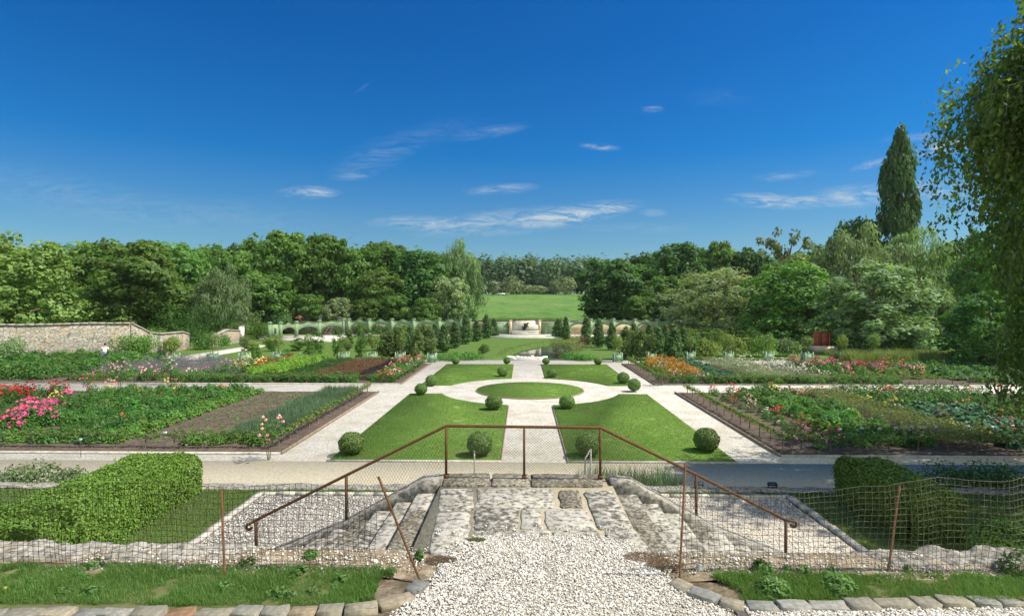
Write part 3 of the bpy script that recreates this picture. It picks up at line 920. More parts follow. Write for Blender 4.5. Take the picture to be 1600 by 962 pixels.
# lower terrace grass blades
n = 60000
bx = np.concatenate([rng.uniform(-14.5, -6.6, n), rng.uniform(6.6, 14.5, n), rng.uniform(-6.6, 6.6, 9000)])
by = np.concatenate([rng.uniform(9.0, 14.45, 2 * n), rng.uniform(14.2, 14.48, 9000)])
g = Geo().blades(np.c_[bx, by, np.full(len(bx), TZ)], rng.uniform(.02, .055, len(bx)), 0.006, 0.9)
stuff(g.build('grass', L['grasspale']), 'short lawn grass on the lower terrace around the gravel apron', 'grass')


g = Geo().blades(LAWN_BLADES, rng.uniform(.018, .042, len(LAWN_BLADES)), 0.006, 1.2)
stuff(g.build('grass', L['lawnblade']), 'mown grass of the four lawn panels and the oval lawn', 'grass')


def rough_block(g, c, s, rz, j=0.008, bev=0.012):
    """a rough cut stone: box with bevelled top edge and jittered corners"""
    x, y, z = s[0] / 2, s[1] / 2, s[2]
    v = []
    for (kx, ky, zz_) in ((1, 1, 0), (1, 1, z - bev), (None, None, z)):
        ex = 1 if kx else (x - bev) / x; ey = 1 if ky else (y - bev) / y
        for (a_, b_) in ((-1, -1), (0, -1.02), (1, -1), (1.02, 0), (1, 1), (0, 1.02), (-1, 1), (-1.02, 0)):
            v.append([a_ * x * ex + rng.normal(0, j), b_ * y * ey + rng.normal(0, j), zz_ + (rng.normal(0, j * .5) if zz_ else 0)])
    v.append([0, 0, z + rng.normal(0, j * .4)])
    v = np.array(v)
    ca, sa = math.cos(rz), math.sin(rz)
    v = np.stack([v[:, 0] * ca - v[:, 1] * sa, v[:, 0] * sa + v[:, 1] * ca, v[:, 2]], 1) + np.asarray(c)
    f = [[r * 8 + i, r * 8 + (i + 1) % 8, (r + 1) * 8 + (i + 1) % 8, (r + 1) * 8 + i] for r in range(2) for i in range(8)]
    b = g.n
    g.add(v, f)
    g.f.append(np.array([[b + 16 + i, b + 16 + (i + 1) % 8, b + 24] for i in range(8)]))
    return g


def stone_row(path, label, wid=0.175, hgt=0.1, z=UZ, step=0.34):
    root = thing('stone_edging', label, 'stone edging', (0, 0, 0))
    path = np.array(path)
    seg = np.r_[0, np.cumsum(np.linalg.norm(np.diff(path, axis=0), axis=1))]
    d = 0.0
    while d < seg[-1] - 0.1:
        ln = step * rng.uniform(.72, 1.2)
        m = min(d + ln / 2, seg[-1])
        x = np.interp(m, seg, path[:, 0]); y = np.interp(m, seg, path[:, 1])
        x2 = np.interp(m + .05, seg, path[:, 0]); y2 = np.interp(m + .05, seg, path[:, 1])
        x1 = np.interp(m - .05, seg, path[:, 0]); y1 = np.interp(m - .05, seg, path[:, 1])
        g = Geo()
        rough_block(g, (0, 0, 0), (ln - 0.025, wid * rng.uniform(.9, 1.1), hgt * rng.uniform(.85, 1.15)), 0)
        o = g.build('stone', M['kerbstone'], root, smooth=False, loc=(x, y, z - 0.045))
        o.rotation_euler = (rng.normal(0, .03), rng.normal(0, .03), math.atan2(y2 - y1, x2 - x1) + rng.normal(0, .05))
        d += ln
    return root


lp = [P(*q, UZ)[:2] for q in ((-160, 966), (0, 964), (200, 962), (400, 961), (520, 957), (590, 950), (640, 934), (662, 912))]
stone_row(lp, 'curved row of rough grey and rusty kerb stones edging the left grass strip')
rp_ = [P(*q, UZ)[:2] for q in ((1050, 910), (1085, 928), (1130, 944), (1180, 950), (1300, 949), (1450, 945), (1600, 943), (1760, 940))]
stone_row(rp_, 'curved row of rough grey and rusty kerb stones edging the right grass strip')

# ------------------------------------------------------------------ double staircase with landing
st = thing('stone_staircase', 'weathered stone double staircase with lichened slab landing and sloping copings', 'staircase', (AX - .26, 8.9, 0))


def local(root, g):
    off = np.array(root.location)
    g.v = [v - off for v in g.v]
    return g


LX0, LX1, LY0, LY1 = -1.45, 1.58, 7.35, 10.42
local(st, Geo().box(((LX0 + LX1) / 2, (LY0 + LY1) / 2, 0.955), (LX1 - LX0 - .02, LY1 - LY0, 1.99))).build('landing', M['slabdark'], st)  # dark stone puts the shade of the riser faces into the block's colour
local(st, Geo().box(((LX0 + LX1) / 2, (LY0 + LY1) / 2, 1.965), (LX1 - LX0 - .03, LY1 - LY0 - .02, 0.03))).build('mortar_bed', M['mortar'], st)
ZS = lambda x, y: (640 + x / 2.9875, 640 + y / 2.9875)
SLABS = [([(165, 302), (375, 300), (372, 354), (155, 356)], 1), ([(386, 300), (560, 302), (558, 356), (386, 356)], 1), ([(570, 302), (890, 304), (905, 358), (572, 358)], 1),
         ([(142, 366), (302, 365), (298, 468), (132, 468)], 0), ([(318, 363), (665, 363), (682, 455), (306, 455)], 0), ([(696, 374), (790, 376), (812, 454), (704, 454)], 1),
         ([(812, 378), (945, 376), (1048, 556), (880, 556)], 0), ([(128, 476), (282, 476), (274, 668), (84, 672)], 0), ([(306, 460), (515, 460), (505, 556), (302, 556)], 0),
         ([(523, 460), (610, 460), (620, 554), (518, 554)], 0), ([(632, 462), (826, 462), (872, 556), (636, 556)], 0), ([(302, 563), (452, 563), (452, 700), (300, 700)], 0),
         ([(460, 562), (660, 562), (680, 700), (458, 700)], 0), ([(668, 562), (880, 562), (930, 700), (688, 700)], 0), ([(912, 562), (1056, 560), (1136, 672), (960, 700)], 0)]
for q, dk in SLABS:
    pts = np.array([P(*ZS(*p_), UZ)[:2] for p_ in q])[::-1]
    c = pts.mean(0)
    poly = []
    for i in range(4):
        a_, b_ = pts[i], pts[(i + 1) % 4]
        for t in np.linspace(0.06, 0.94, 6):
            poly.append(a_ + (b_ - a_) * t + rng.normal(0, .009, 2))
    poly = np.array(poly)
    k = len(poly)
    hgt = UZ + rng.uniform(-.004, .012) + (0.02 if q[0][1] < 310 else 0)
    inner = c + (poly - c) * (1 - 0.02 / np.maximum(np.linalg.norm(poly - c, axis=1, keepdims=True), .1))
    v = np.concatenate([np.c_[poly, np.full(k, 1.93)], np.c_[poly, np.full(k, hgt - .014)], np.c_[inner, np.full(k, hgt)]])
    g = Geo()
    g.add(v, [[r * k + i, r * k + (i + 1) % k, (r + 1) * k + (i + 1) % k, (r + 1) * k + i] for r in range(2) for i in range(k)])
    g.f.append(np.array([[2 * k + i for i in range(k)]]))
    o = local(st, g).build('slab', M['slabdark' if dk else 'slab'], st)
TR, RIS, NST = 0.37, 0.16, 10
for s in (-1, 1):
    x0 = LX0 if s < 0 else LX1
    for i in range(NST - 1):
        z1 = UZ - 0.002 - RIS * (i + 1)
        xa = x0 + s * TR * i; xb = xa + s * TR
        ycut = [7.5, 9.0 + rng.uniform(-.35, .35), 10.02]
        for k in range(2):
            g = Geo()
            rough_block(g, ((xa + xb) / 2 + s * 0.012, (ycut[k] + ycut[k + 1]) / 2, z1 - 0.17), (TR + 0.03, ycut[k + 1] - ycut[k] - .012, 0.17), 0, 0.005, 0.012)
            g.box(((xa + xb) / 2, (ycut[k] + ycut[k + 1]) / 2, (z1 - .171) / 2 + .1), (TR - .02, ycut[k + 1] - ycut[k] - .012, z1 - .171 - .2))
            local(st, g).build('step', M['slab'] if (i + k) % 4 else M['slabdark'], st)
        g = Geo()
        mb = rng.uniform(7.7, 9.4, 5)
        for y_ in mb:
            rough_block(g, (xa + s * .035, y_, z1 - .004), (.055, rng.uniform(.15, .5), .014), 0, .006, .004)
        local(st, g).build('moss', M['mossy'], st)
    # sloping coping on the far side of the flight
    pts = [(x0 - s * 0.03, 2.07), (x0 + s * 0.35, 2.03), (x0 + s * 1.8, 1.22), (x0 + s * 3.6, 0.50), (x0 + s * 3.95, 0.46)]
    g = Geo()
    ya, yb = 10.03, 10.44
    prof = []
    for (xx, zz_) in pts:
        prof += [[xx, ya, zz_ - .16], [xx, ya, zz_ - .02], [xx, ya + .03, zz_], [xx, yb - .03, zz_], [xx, yb, zz_ - .02], [xx, yb, -0.1]]
    k = 6
    f = [[r * k + i, (r + 1) * k + i, (r + 1) * k + (i + 1) % k, r * k + (i + 1) % k] for r in range(len(pts) - 1) for i in range(k)]
    b = g.n
    g.add(prof, f)
    e_ = (len(pts) - 1) * k
    g.f.append(np.array([[b + i for i in range(k)], [b + e_ + i for i in reversed(range(k))]]))
    local(st, g).build('coping', M['coping'], st)

# railing
rl = thing('iron_railing', 'rusty brown iron handrail around the landing with sloping ends and wire netting', 'railing', (AX - .26, 10.3, 0.3))
YR = 10.28
RP = [PY(389, 818, YR), PY(400, 812, YR), PY(541, 742, YR), PY(697, 665, YR), PY(938, 668, YR), PY(1088, 741, YR), PY(1228, 812, YR), PY(1240, 814, YR)]
RP = np.array(RP)
g = Geo()
g.tube(RP, 0.027, 8)
for e_ in (0, -1):
    cx = RP[e_]
    t = np.linspace(0, 4.6, 14)
    sg = -1 if e_ == 0 else 1
    g.tube(np.c_[cx[0] + sg * (0.05 * np.sin(t)), np.full(14, YR), cx[2] - 0.05 + 0.05 * np.cos(t)], 0.024, 8)
local(rl, g).build('handrail', M['rust'], rl, smooth=True)
posts = [(RP[1], 0.45), (RP[2], 1.15), (RP[3], 2.03), (PY(819, 667, YR), 2.02), (RP[4], 2.03), (RP[5], 1.17), (RP[6], 0.46)]
for p_, zb in posts:
    g = Geo()
    g.box((p_[0], YR, (p_[2] + zb) / 2), (0.042, 0.042, p_[2] - zb))
    g.box((p_[0], YR, zb + 0.03), (0.085, 0.085, 0.06))
    local(rl, g).build('post', M['rust'], rl)


def net(g, S, nu, nv, r, seg=1):
    """wires of radius r along both directions of the surface S(u, v)"""
    for i in range(nu + 1):
        u = i / nu
        vs = np.linspace(0, 1, max(2, int(nv / 2) + 1))
        g.tube(np.array([S(u, v_) for v_ in vs]), r, 3, cap=False)
    for j in range(nv + 1):
        v_ = j / nv
        us = np.linspace(0, 1, max(2, nu // 2 + 1))
        g.tube(np.array([S(u, v_) for u in us]), r, 3, cap=False)
    return g


for (a_, za, b_, zb) in ((posts[1][0], 1.3, posts[2][0], 2.1), (posts[2][0], 2.1, posts[3][0], 2.1), (posts[3][0], 2.1, posts[4][0], 2.1), (posts[4][0], 2.1, posts[5][0], 1.3)):
    g = Geo()
    w = abs(b_[0] - a_[0])
    lo0, lo1, hi0, hi1 = za, zb, a_[2], b_[2]
    sp_ = 0.055
    for dr in (1, -1):
        k0 = -1.2
        while k0 < w + 1.2:
            tt = np.linspace(0, 1, 40)
            xx = k0 + dr * tt * 0.95 if dr > 0 else k0 - tt * 0.95 + 0.95
            u = xx / w
            lo_ = lo0 + (lo1 - lo0) * u; hi_ = hi0 + (hi1 - hi0) * u
            zz_ = min(lo0, lo1) + tt * (max(hi0, hi1) - min(lo0, lo1))
            ok = (u >= 0) & (u <= 1) & (zz_ > lo_) & (zz_ < hi_)
            if ok.sum() > 1:
                i0, i1 = np.where(ok)[0][[0, -1]]
                g.tube([[a_[0] + xx[i0], YR + .03, zz_[i0]], [a_[0] + xx[i1], YR + .03, zz_[i1]]], 0.0019, 3, cap=False)
            k0 += sp_
    local(rl, g).build('wire_netting', M['wire'], rl)


# foreground wire fences
def wire_fence(label, post_px, x0, x1, yline, top, loose, wmat='wiredark'):
    root = thing('wire_fence', label, 'fence', (0.5 * (x0 + x1), yline, UZ))
    for (pa, pb, yt, r_) in post_px:
        b_ = P(*pb, UZ)
        t_ = PY(*pa, yt if yt else b_[1])
        d_ = unit((t_ - b_)[None])[0]
        local(root, Geo().tube([b_ - d_ * .15, t_], r_, 8)).build('post', M['rust'], root)
    hx = x1 - x0
    nu, nv = int(hx / 0.066), 14

    def S(u, v_):
        x = x0 + u * hx
        t = top(x)
        return np.array([x + 0.012 * math.sin(7 * v_ + 9 * u), yline + loose * math.sin(5.1 * x + 2 * v_) * 0.05 + 0.02 * math.sin(13 * x), UZ + 0.02 + (t - UZ) * v_ + 0.012 * math.sin(6 * x + 3 * v_)])
    g = net(Geo(), S, nu, nv, 0.0030)
    local(root, g).build('wire_mesh', M[wmat], root)
    return root


wire_fence('sagging square wire fence on rusty stakes, left of the stairs', [((346, 766), (351, 898), None, 0.014), ((591, 744), (657, 908), 6.9, 0.014)], -8.2, -1.75, 6.82,
           lambda x: 2.98 + 0.05 * math.sin(1.3 * x) - 0.22 * max(0, (x + 2.6)) - 0.10 * math.exp(-((x + 3.6) / .5) ** 2), 1.0)
wire_fence('sagging square wire fence on rusty stakes, right of the stairs', [((1071, 724), (1062, 900), None, 0.013), ((1406, 757), (1388, 892), None, 0.014)], 1.86, 8.4, 6.85,
           lambda x: 3.02 - 0.08 * math.sin(1.25 * (x - 1.86)) + 0.02 * math.sin(3.1 * x), 0.7, 'wire')

# ------------------------------------------------------------------ foliage builders
def sphere_pts(k):
    return unit(rng.normal(size=(k, 3)))


def crown_mesh(name, mat, prof, H0, R0, nclump, nleaf, leaf, rc, seed, z0=0.25, flat=0.85, droop=0.0, shell=0.4, ratio=0.55, lobes=0.22, gap=0.0):
    """leaf clumps spread through a crown's volume; prof(t) gives the outline's radius from the crown's foot (0) to its top (1)"""
    global rng
    rng = np.random.default_rng(seed)
    g = Geo()
    cl = []
    ph = rng.uniform(0, 6.28, 6)
    tries = 0
    while len(cl) < nclump and tries < nclump * 40:
        tries += 1
        t = rng.uniform(0, 1)
        rr = prof(t)
        if rng.uniform() > rr + 0.1:
            continue
        a = rng.uniform(0, 6.28)
        lob = 1 + lobes * (math.sin(3 * a + ph[0] + 5 * t) * .6 + math.sin(5 * a + ph[1] - 7 * t) * .4 + math.sin(9 * t + ph[2] + a) * .4)
        u = shell + (1 - shell) * rng.uniform() ** 0.6 if rng.uniform() < .85 else rng.uniform(0, 1)
        if gap and math.sin(4 * a + 9 * t + ph[3]) * math.sin(11 * t + ph[4] + 2 * a) > 1 - gap:
            continue
        r = R0 * rr * lob * u
        cl.append((r * math.cos(a), r * math.sin(a), H0 * (z0 + (1 - z0) * t) - R0 * 0.12 * u))
    cl = np.array(cl)
    k = len(cl)
    rad = rc * R0 * rng.uniform(.65, 1.35, (k, 1, 1))
    off = sphere_pts(k * nleaf).reshape(k, nleaf, 3) * rng.uniform(0.25, 1, (k, nleaf, 1)) ** 0.5
    o = off * rad * np.array([1, 1, flat])
    if droop:
        o[..., 2] -= droop * np.abs(rng.normal(size=(k, nleaf))) * R0 * 0.16
        o[..., :2] *= 0.75
    p = (cl[:, None, :] + o).reshape(-1, 3)
    p[:, 2] = np.maximum(p[:, 2], H0 * z0 * 0.35)
    out = np.repeat(cl * np.array([1, 1, 0]) / R0, nleaf, 0)
    nrm = off.reshape(-1, 3) * 0.9 + np.array([0, 0, 0.45]) + out * 0.5 + 0.45 * rng.normal(size=(k * nleaf, 3))
    tang = None
    if droop:
        tang = np.tile(np.array([0, 0, -1.0]), (len(p), 1))
        nrm[:, 2] *= 0.4
    g.leaves(p, nrm, leaf * rng.uniform(.65, 1.35, len(p)), ratio, tang)
    me = g.mesh(name, mat)
    return me, cl


def trunk_mesh(name, mat, H0, R0, cl, r0, z_top=0.72, nb=9, seed=1):
    rg = np.random.default_rng(seed)
    g = Geo()
    zs = np.linspace(-0.2, H0 * z_top, 9)
    wob = np.cumsum(rg.normal(0, .012 * H0 / 9, (9, 2)), 0)
    pts = np.c_[wob, zs]
    g.tube(pts, r0 * np.linspace(1.25, .3, 9) * np.array([1.25, 1.05] + [1] * 7), 8)
    idx = rg.choice(len(cl), min(nb, len(cl)), replace=False)
    for i in idx:
        e_ = cl[i]
        zb = np.clip(e_[2] - np.hypot(*e_[:2]) * .7, H0 * .12, H0 * z_top * .95)
        b_ = np.array([np.interp(zb, zs, pts[:, 0]), np.interp(zb, zs, pts[:, 1]), zb])
        mid = (b_ + e_) / 2 + np.array([0, 0, -.03 * H0]) + rg.normal(0, .02 * H0, 3)
        g.tube([b_, mid, e_], [r0 * .42, r0 * .26, r0 * .08], 5)
    return g.mesh(name, mat, True)


rnd = lambda t: math.sqrt(max(0.02, 1 - (2 * t - 0.85) ** 2 / 1.35)) * (1 if t < .95 else .7)
PROFILES = {
    'round': lambda t: .60 + .40 * math.sin(t / .4 * math.pi / 2) if t < .4 else math.sqrt(max(.01, 1 - ((t - .4) / .62) ** 2)),
    'tall': lambda t: .55 + .40 * math.sin(t / .5 * math.pi / 2) if t < .5 else .95 * math.sqrt(max(.01, 1 - ((t - .5) / .53) ** 2)),
    'spread': lambda t: .45 + .55 * math.sin(t / .55 * math.pi / 2) if t < .55 else math.sqrt(max(.01, 1 - ((t - .55) / .48) ** 2)),
    'fastigiate': lambda t: max(.06, min(1, .62 + 1.3 * t) * (1 - t) ** .36 * 1.02),
    'cone': lambda t: max(.04, min(1, .35 + 3.4 * t) * (1 - t) ** .8 * 1.2),
    'mound': lambda t: max(.1, math.cos(t * math.pi / 2) ** .5),
}
H0, R0 = 14.0, 5.0
PROTO = {}


def proto(key, leafmat, prof, bark='bark', r0=0.32, trunk_seed=1, **kw):
    seed = kw.pop('seed')
    me, cl = crown_mesh('crown_' + key, L[leafmat], PROFILES[prof], H0, R0, seed=seed, **kw)
    PROTO[key] = (trunk_mesh('trunk_' + key, M[bark], H0, R0, cl, r0, seed=seed + 50), me)


proto('oak_a', 'oak', 'round', nclump=190, nleaf=70, leaf=0.30, rc=0.20, seed=11, z0=.16)
proto('oak_b', 'oak', 'tall', nclump=190, nleaf=70, leaf=0.30, rc=0.20, seed=12, z0=.14)
proto('oak_c', 'oak', 'spread', nclump=180, nleaf=70, leaf=0.30, rc=0.20, seed=13, z0=.2, gap=.2)
proto('ash', 'mid', 'tall', bark='barkpale', nclump=105, nleaf=60, leaf=0.33, rc=0.21, seed=14, z0=.36, gap=.45, lobes=.35)
proto('linden', 'linden', 'round', nclump=170, nleaf=90, leaf=0.22, rc=0.20, seed=15, z0=.06)
proto('willow', 'weeping', 'round', nclump=150, nleaf=95, leaf=0.26, rc=0.2, seed=16, z0=.12, droop=1.0, ratio=.28)
proto('silver', 'silver', 'spread', nclump=130, nleaf=95, leaf=0.24, rc=0.21, seed=17, z0=.06, flat=.8, ratio=.32, gap=.15)
proto('poplar', 'poplar', 'fastigiate', nclump=230, nleaf=95, leaf=0.25, rc=0.20, seed=18, z0=.06, flat=.75, lobes=.26, gap=.15)
proto('sparse', 'olive', 'spread', bark='bark', nclump=34, nleaf=34, leaf=0.30, rc=0.17, seed=19, z0=.45, lobes=.4, shell=.6)
proto('maple', 'mid', 'round', nclump=160, nleaf=90, leaf=0.24, rc=0.20, seed=20, z0=.05)


def tree(key, px, ytop, wpx, Y, label, group=None, mat=None, name='tree', ybase=None, sink=0.0):
    """a tree at distance Y whose top reaches the pixel row ytop and whose crown is wpx wide in the photo"""
    t = PY(px, ytop, Y)
    zb = float(hz(t[0], Y)) - sink
    r = wpx / 2 / F * Y
    h = t[2] - zb
    root = thing(name, label, 'tree', (t[0], Y, zb), rng.uniform(0, 6.28), group, (r / R0, r / R0, h / H0))
    tr, cw = PROTO[key]
    obj('trunk', tr, root)
    c = obj('crown', cw, root)
    if mat:
        c.material_slots[0].link = 'OBJECT'
        c.material_slots[0].material = L[mat]
    return root


# ------------------------------------------------------------------ trees of the wood, nearest ones by name
GL, GR = 'broadleaf trees of the wood left of the meadow', 'broadleaf trees of the wood right of the meadow'
tree('linden', 24, 368, 178, 57, 'large yellow green lime tree leaning over the old stone wall at far left', name='lime_tree')
tree('oak_a', 205, 372, 150, 74, 'broad dark green tree rising behind the middle of the old stone wall', mat='mid')
tree('oak_c', 118, 378, 130, 86, 'rounded green tree between the lime tree and the broad dark one behind the wall', mat='mid')
tree('willow', 350, 412, 95, 76, 'weeping grey green willow behind the end of the old stone wall', name='weeping_willow')
tree('ash', 440, 357, 110, 100, 'tallest tree left of the meadow, ragged crown above the red roof', mat='mid')
tree('ash', 505, 362, 95, 103, 'tall ragged tree with pale trunk above the two gate pillars', mat='oak')
tree('oak_b', 268, 378, 110, 96, 'tall green tree behind the dark yew mounds', mat='oak')
tree('oak_c', 410, 425, 90, 92, 'lower pale green tree standing before the tallest ragged tree on the left', mat='mid')
tree('oak_b', 560, 385, 90, 104, 'slim green tree just right of the tall pale trunked tree', mat='oak')
tree('oak_c', 600, 380, 110, 112, 'round topped tree highest between the ragged trees and the grey willow', mat='oak')
tree('ash', 590, 420, 80, 98, 'lower light green tree with pale trunk behind the middle of the arcade', mat='mid')
tree('oak_a', 655, 390, 110, 106, 'dark green full tree left of the grey green willow by the meadow', mat='dark')
tree('willow', 716, 373, 84, 118, 'tall grey green willow at the left edge of the meadow', name='weeping_willow')
tree('ash', 700, 430, 62, 98, 'light leafy tree with thin white trunk at the meadow left corner', mat='silver')
tree('oak_a', 953, 402, 100, 112, 'big rounded dark tree at the right edge of the meadow', mat='dark')
tree('oak_c', 985, 412, 80, 118, 'dark tree just right of the big rounded one by the meadow', mat='oak')
tree('oak_a', 1060, 378, 100, 118, 'tall dark tree right of the meadow with rounded summit', mat='dark')
tree('ash', 1122, 375, 66, 122, 'thin crowned tree with sky gaps between two dark summits on the right', mat='mid')
tree('oak_b', 1176, 386, 80, 120, 'dark tree left of the bare limbed sparse tree', mat='dark')
tree('silver', 1118, 418, 150, 86, 'broad silvery green willow behind the right end of the arcade', name='silver_willow')
tree('sparse', 1232, 350, 88, 108, 'sparse tree with open branching limbs against the sky', name='sparse_tree')
tree('maple', 1236, 408, 150, 72, 'full dark green maple shading the red gate', name='maple_tree', mat='oak')
tree('oak_c', 1262, 396, 85, 96, 'yellow green tree behind the maple and below the sparse limbs', mat='linden')
tree('poplar', 1407, 203, 70, 96, 'very tall narrow dark poplar standing above all other trees', name='poplar_tree')
tree('oak_c', 1338, 342, 80, 100, 'dark flat topped tree left of the tall poplar', mat='dark')
tree('willow', 1338, 350, 165, 78, 'large grey green weeping willow left below the poplar', name='weeping_willow')
tree('willow', 1436, 352, 130, 80, 'large grey green weeping willow right below the poplar', name='weeping_willow')
tree('maple', 1365, 408, 178, 60, 'broad grey green rounded tree directly behind the last planters on the right', name='maple_tree', mat='weeping')
tree('willow', 1452, 440, 90, 68, 'smaller drooping willow at the right foot of the poplar group', name='weeping_willow')
tree('oak_a', 1508, 372, 90, 88, 'dark green tree between the willows and the birch', mat='dark')
tree('oak_b', 1562, 350, 110, 70, 'dense dark tree standing behind the overhanging birch', mat='oak')
tree('maple', 1548, 455, 130, 46, 'low dark spreading tree under the birch at the right edge', name='maple_tree', mat='dark')

fill_l = [(60, 385, 95, 118), (160, 392, 80, 112), (235, 380, 85, 118), (300, 388, 80, 108), (330, 382, 90, 125), (372, 392, 80, 112), (385, 380, 80, 128), (470, 400, 80, 116), (535, 396, 70, 118),
          (575, 388, 75, 124), (625, 392, 80, 122), (690, 396, 70, 122), (460, 450, 80, 112), (540, 446, 70, 112), (640, 450, 80, 110), (20, 392, 90, 125), (-30, 380, 110, 110), (330, 440, 70, 96), (245, 440, 80, 88), (160, 445, 80, 90)]
for i, (px, yt, w, Y) in enumerate(fill_l):
    tree(['oak_a', 'oak_b', 'oak_c'][i % 3], px, yt, w, Y, 'green broadleaf tree merging into the dense wood on the left', GL, ['oak', 'mid', 'dark', 'oak'][i % 4])
fill_r = [(1015, 394, 80, 126), (1095, 392, 80, 128), (1035, 430, 80, 108), (985, 445, 70, 112), (1150, 400, 70, 126), (1200, 425, 70, 116), (1210, 445, 80, 92), (1290, 402, 80, 112), (1300, 430, 70, 88), (1480, 400, 80, 104), (1530, 395, 90, 108), (1600, 380, 110, 100), (1650, 390, 120, 96), (1180, 470, 60, 92), (1500, 450, 70, 80), (1590, 460, 80, 74)]
for i, (px, yt, w, Y) in enumerate(fill_r):
    tree(['oak_b', 'oak_c', 'oak_a'][i % 3], px, yt, w, Y, 'green broadleaf tree merging into the dense wood on the right', GR, ['dark', 'oak', 'oak', 'mid'][i % 4])


for i, (px, yt, w, Y) in enumerate([(95, 440, 60, 80), (200, 450, 60, 78), (390, 452, 60, 90), (425, 462, 50, 92), (480, 458, 56, 94), (530, 464, 50, 93), (575, 466, 48, 93), (615, 460, 56, 94), (665, 464, 50, 93), (300, 458, 60, 84)]):
    tree(['oak_c', 'ash', 'oak_a'][i % 3], px, yt, w, Y, 'low light green young tree at the foot of the left wood', 'young trees at the foot of the left wood', ['mid', 'silver', 'mid', 'oak'][i % 4])
for i, (px, yt, w, Y) in enumerate([(1000, 462, 50, 98), (1045, 456, 56, 98), (1190, 462, 52, 86), (1290, 470, 46, 78), (1480, 455, 56, 72), (1520, 470, 50, 66)]):
    tree(['oak_c', 'ash', 'oak_a'][i % 3], px, yt, w, Y, 'low light green young tree at the foot of the right wood', 'young trees at the foot of the right wood', ['mid', 'weeping', 'oak'][i % 3])


def wood(label, spots, leaf, nl, seed, mat='far'):
    global rng
    rng = np.random.default_rng(seed)
    g = Geo()
    for (x, y, h, r) in spots:
        z = float(hz(x, y))
        c = sphere_pts(nl) * rng.uniform(.7, 1, (nl, 1))
        k = np.clip((c[:, 2:3] + 1) / 2, 0, 1)
        lump = 1 + .22 * np.sin(5 * c[:, :1] + x) * np.sin(4 * c[:, 1:2] + y) + .12 * np.sin(9 * c[:, 2:3] + x)
        p = c * lump * np.array([r, r, h * .47]) + np.array([x, y, z + h * .52])
        g.leaves(p, c + np.array([0, -.2, .5]) + .4 * rng.normal(size=(nl, 3)), leaf * rng.uniform(.6, 1.4, nl), .7)
        g.tube([[x, y, z - .5], [x, y, z + h * .6]], [r * .07, r * .04], 5, cap=False)
    return stuff(g.build('far_woodland', L[mat], smooth=False), label, 'woodland')


spots = []
for row, (Y, h) in enumerate(((318, 19), (326, 20), (336, 20.5), (350, 21.5), (368, 22.5))):
    xx = -200.0
    while xx < 200:
        spots.append((xx + rng.uniform(-2, 2), Y + rng.uniform(-4, 4), h * rng.uniform(.78, 1.14), rng.uniform(3.2, 8.0)))
        xx += rng.uniform(4.5, 10)
wood('distant dark pine wood closing the view beyond the meadow', spots, 0.95, 420, 31)
spots = [(rng.uniform(-190, -28) * (Y / 150), Y, rng.uniform(15, 20), rng.uniform(4.5, 6.5)) for Y in np.repeat([140, 152, 165], 34)]
wood('deep wood filling the background behind the left trees', spots, 0.62, 520, 32, 'oak')
spots = [(rng.uniform(28, 180) * (Y / 150), Y, rng.uniform(14, 18), rng.uniform(4.5, 6.5)) for Y in np.repeat([140, 152, 165], 32)]
wood('deep wood filling the background behind the right trees', spots, 0.62, 520, 33, 'dark')
spots = [(PY(px, 460, Y)[0], Y, h, w) for (px, Y, h, w) in ((712, 300, 7, 4), (744, 302, 5, 6.5), (772, 296, 8, 3.2), (799, 299, 9.5, 6.0), (842, 304, 4.5, 6), (868, 302, 8, 3.5), (884, 299, 10, 6.5), (925, 303, 8, 5), (822, 306, 5, 5))]
wood('low pale willows along the far edge of the meadow', spots, 0.6, 420, 34, 'silver')
rng = np.random.default_rng(99)

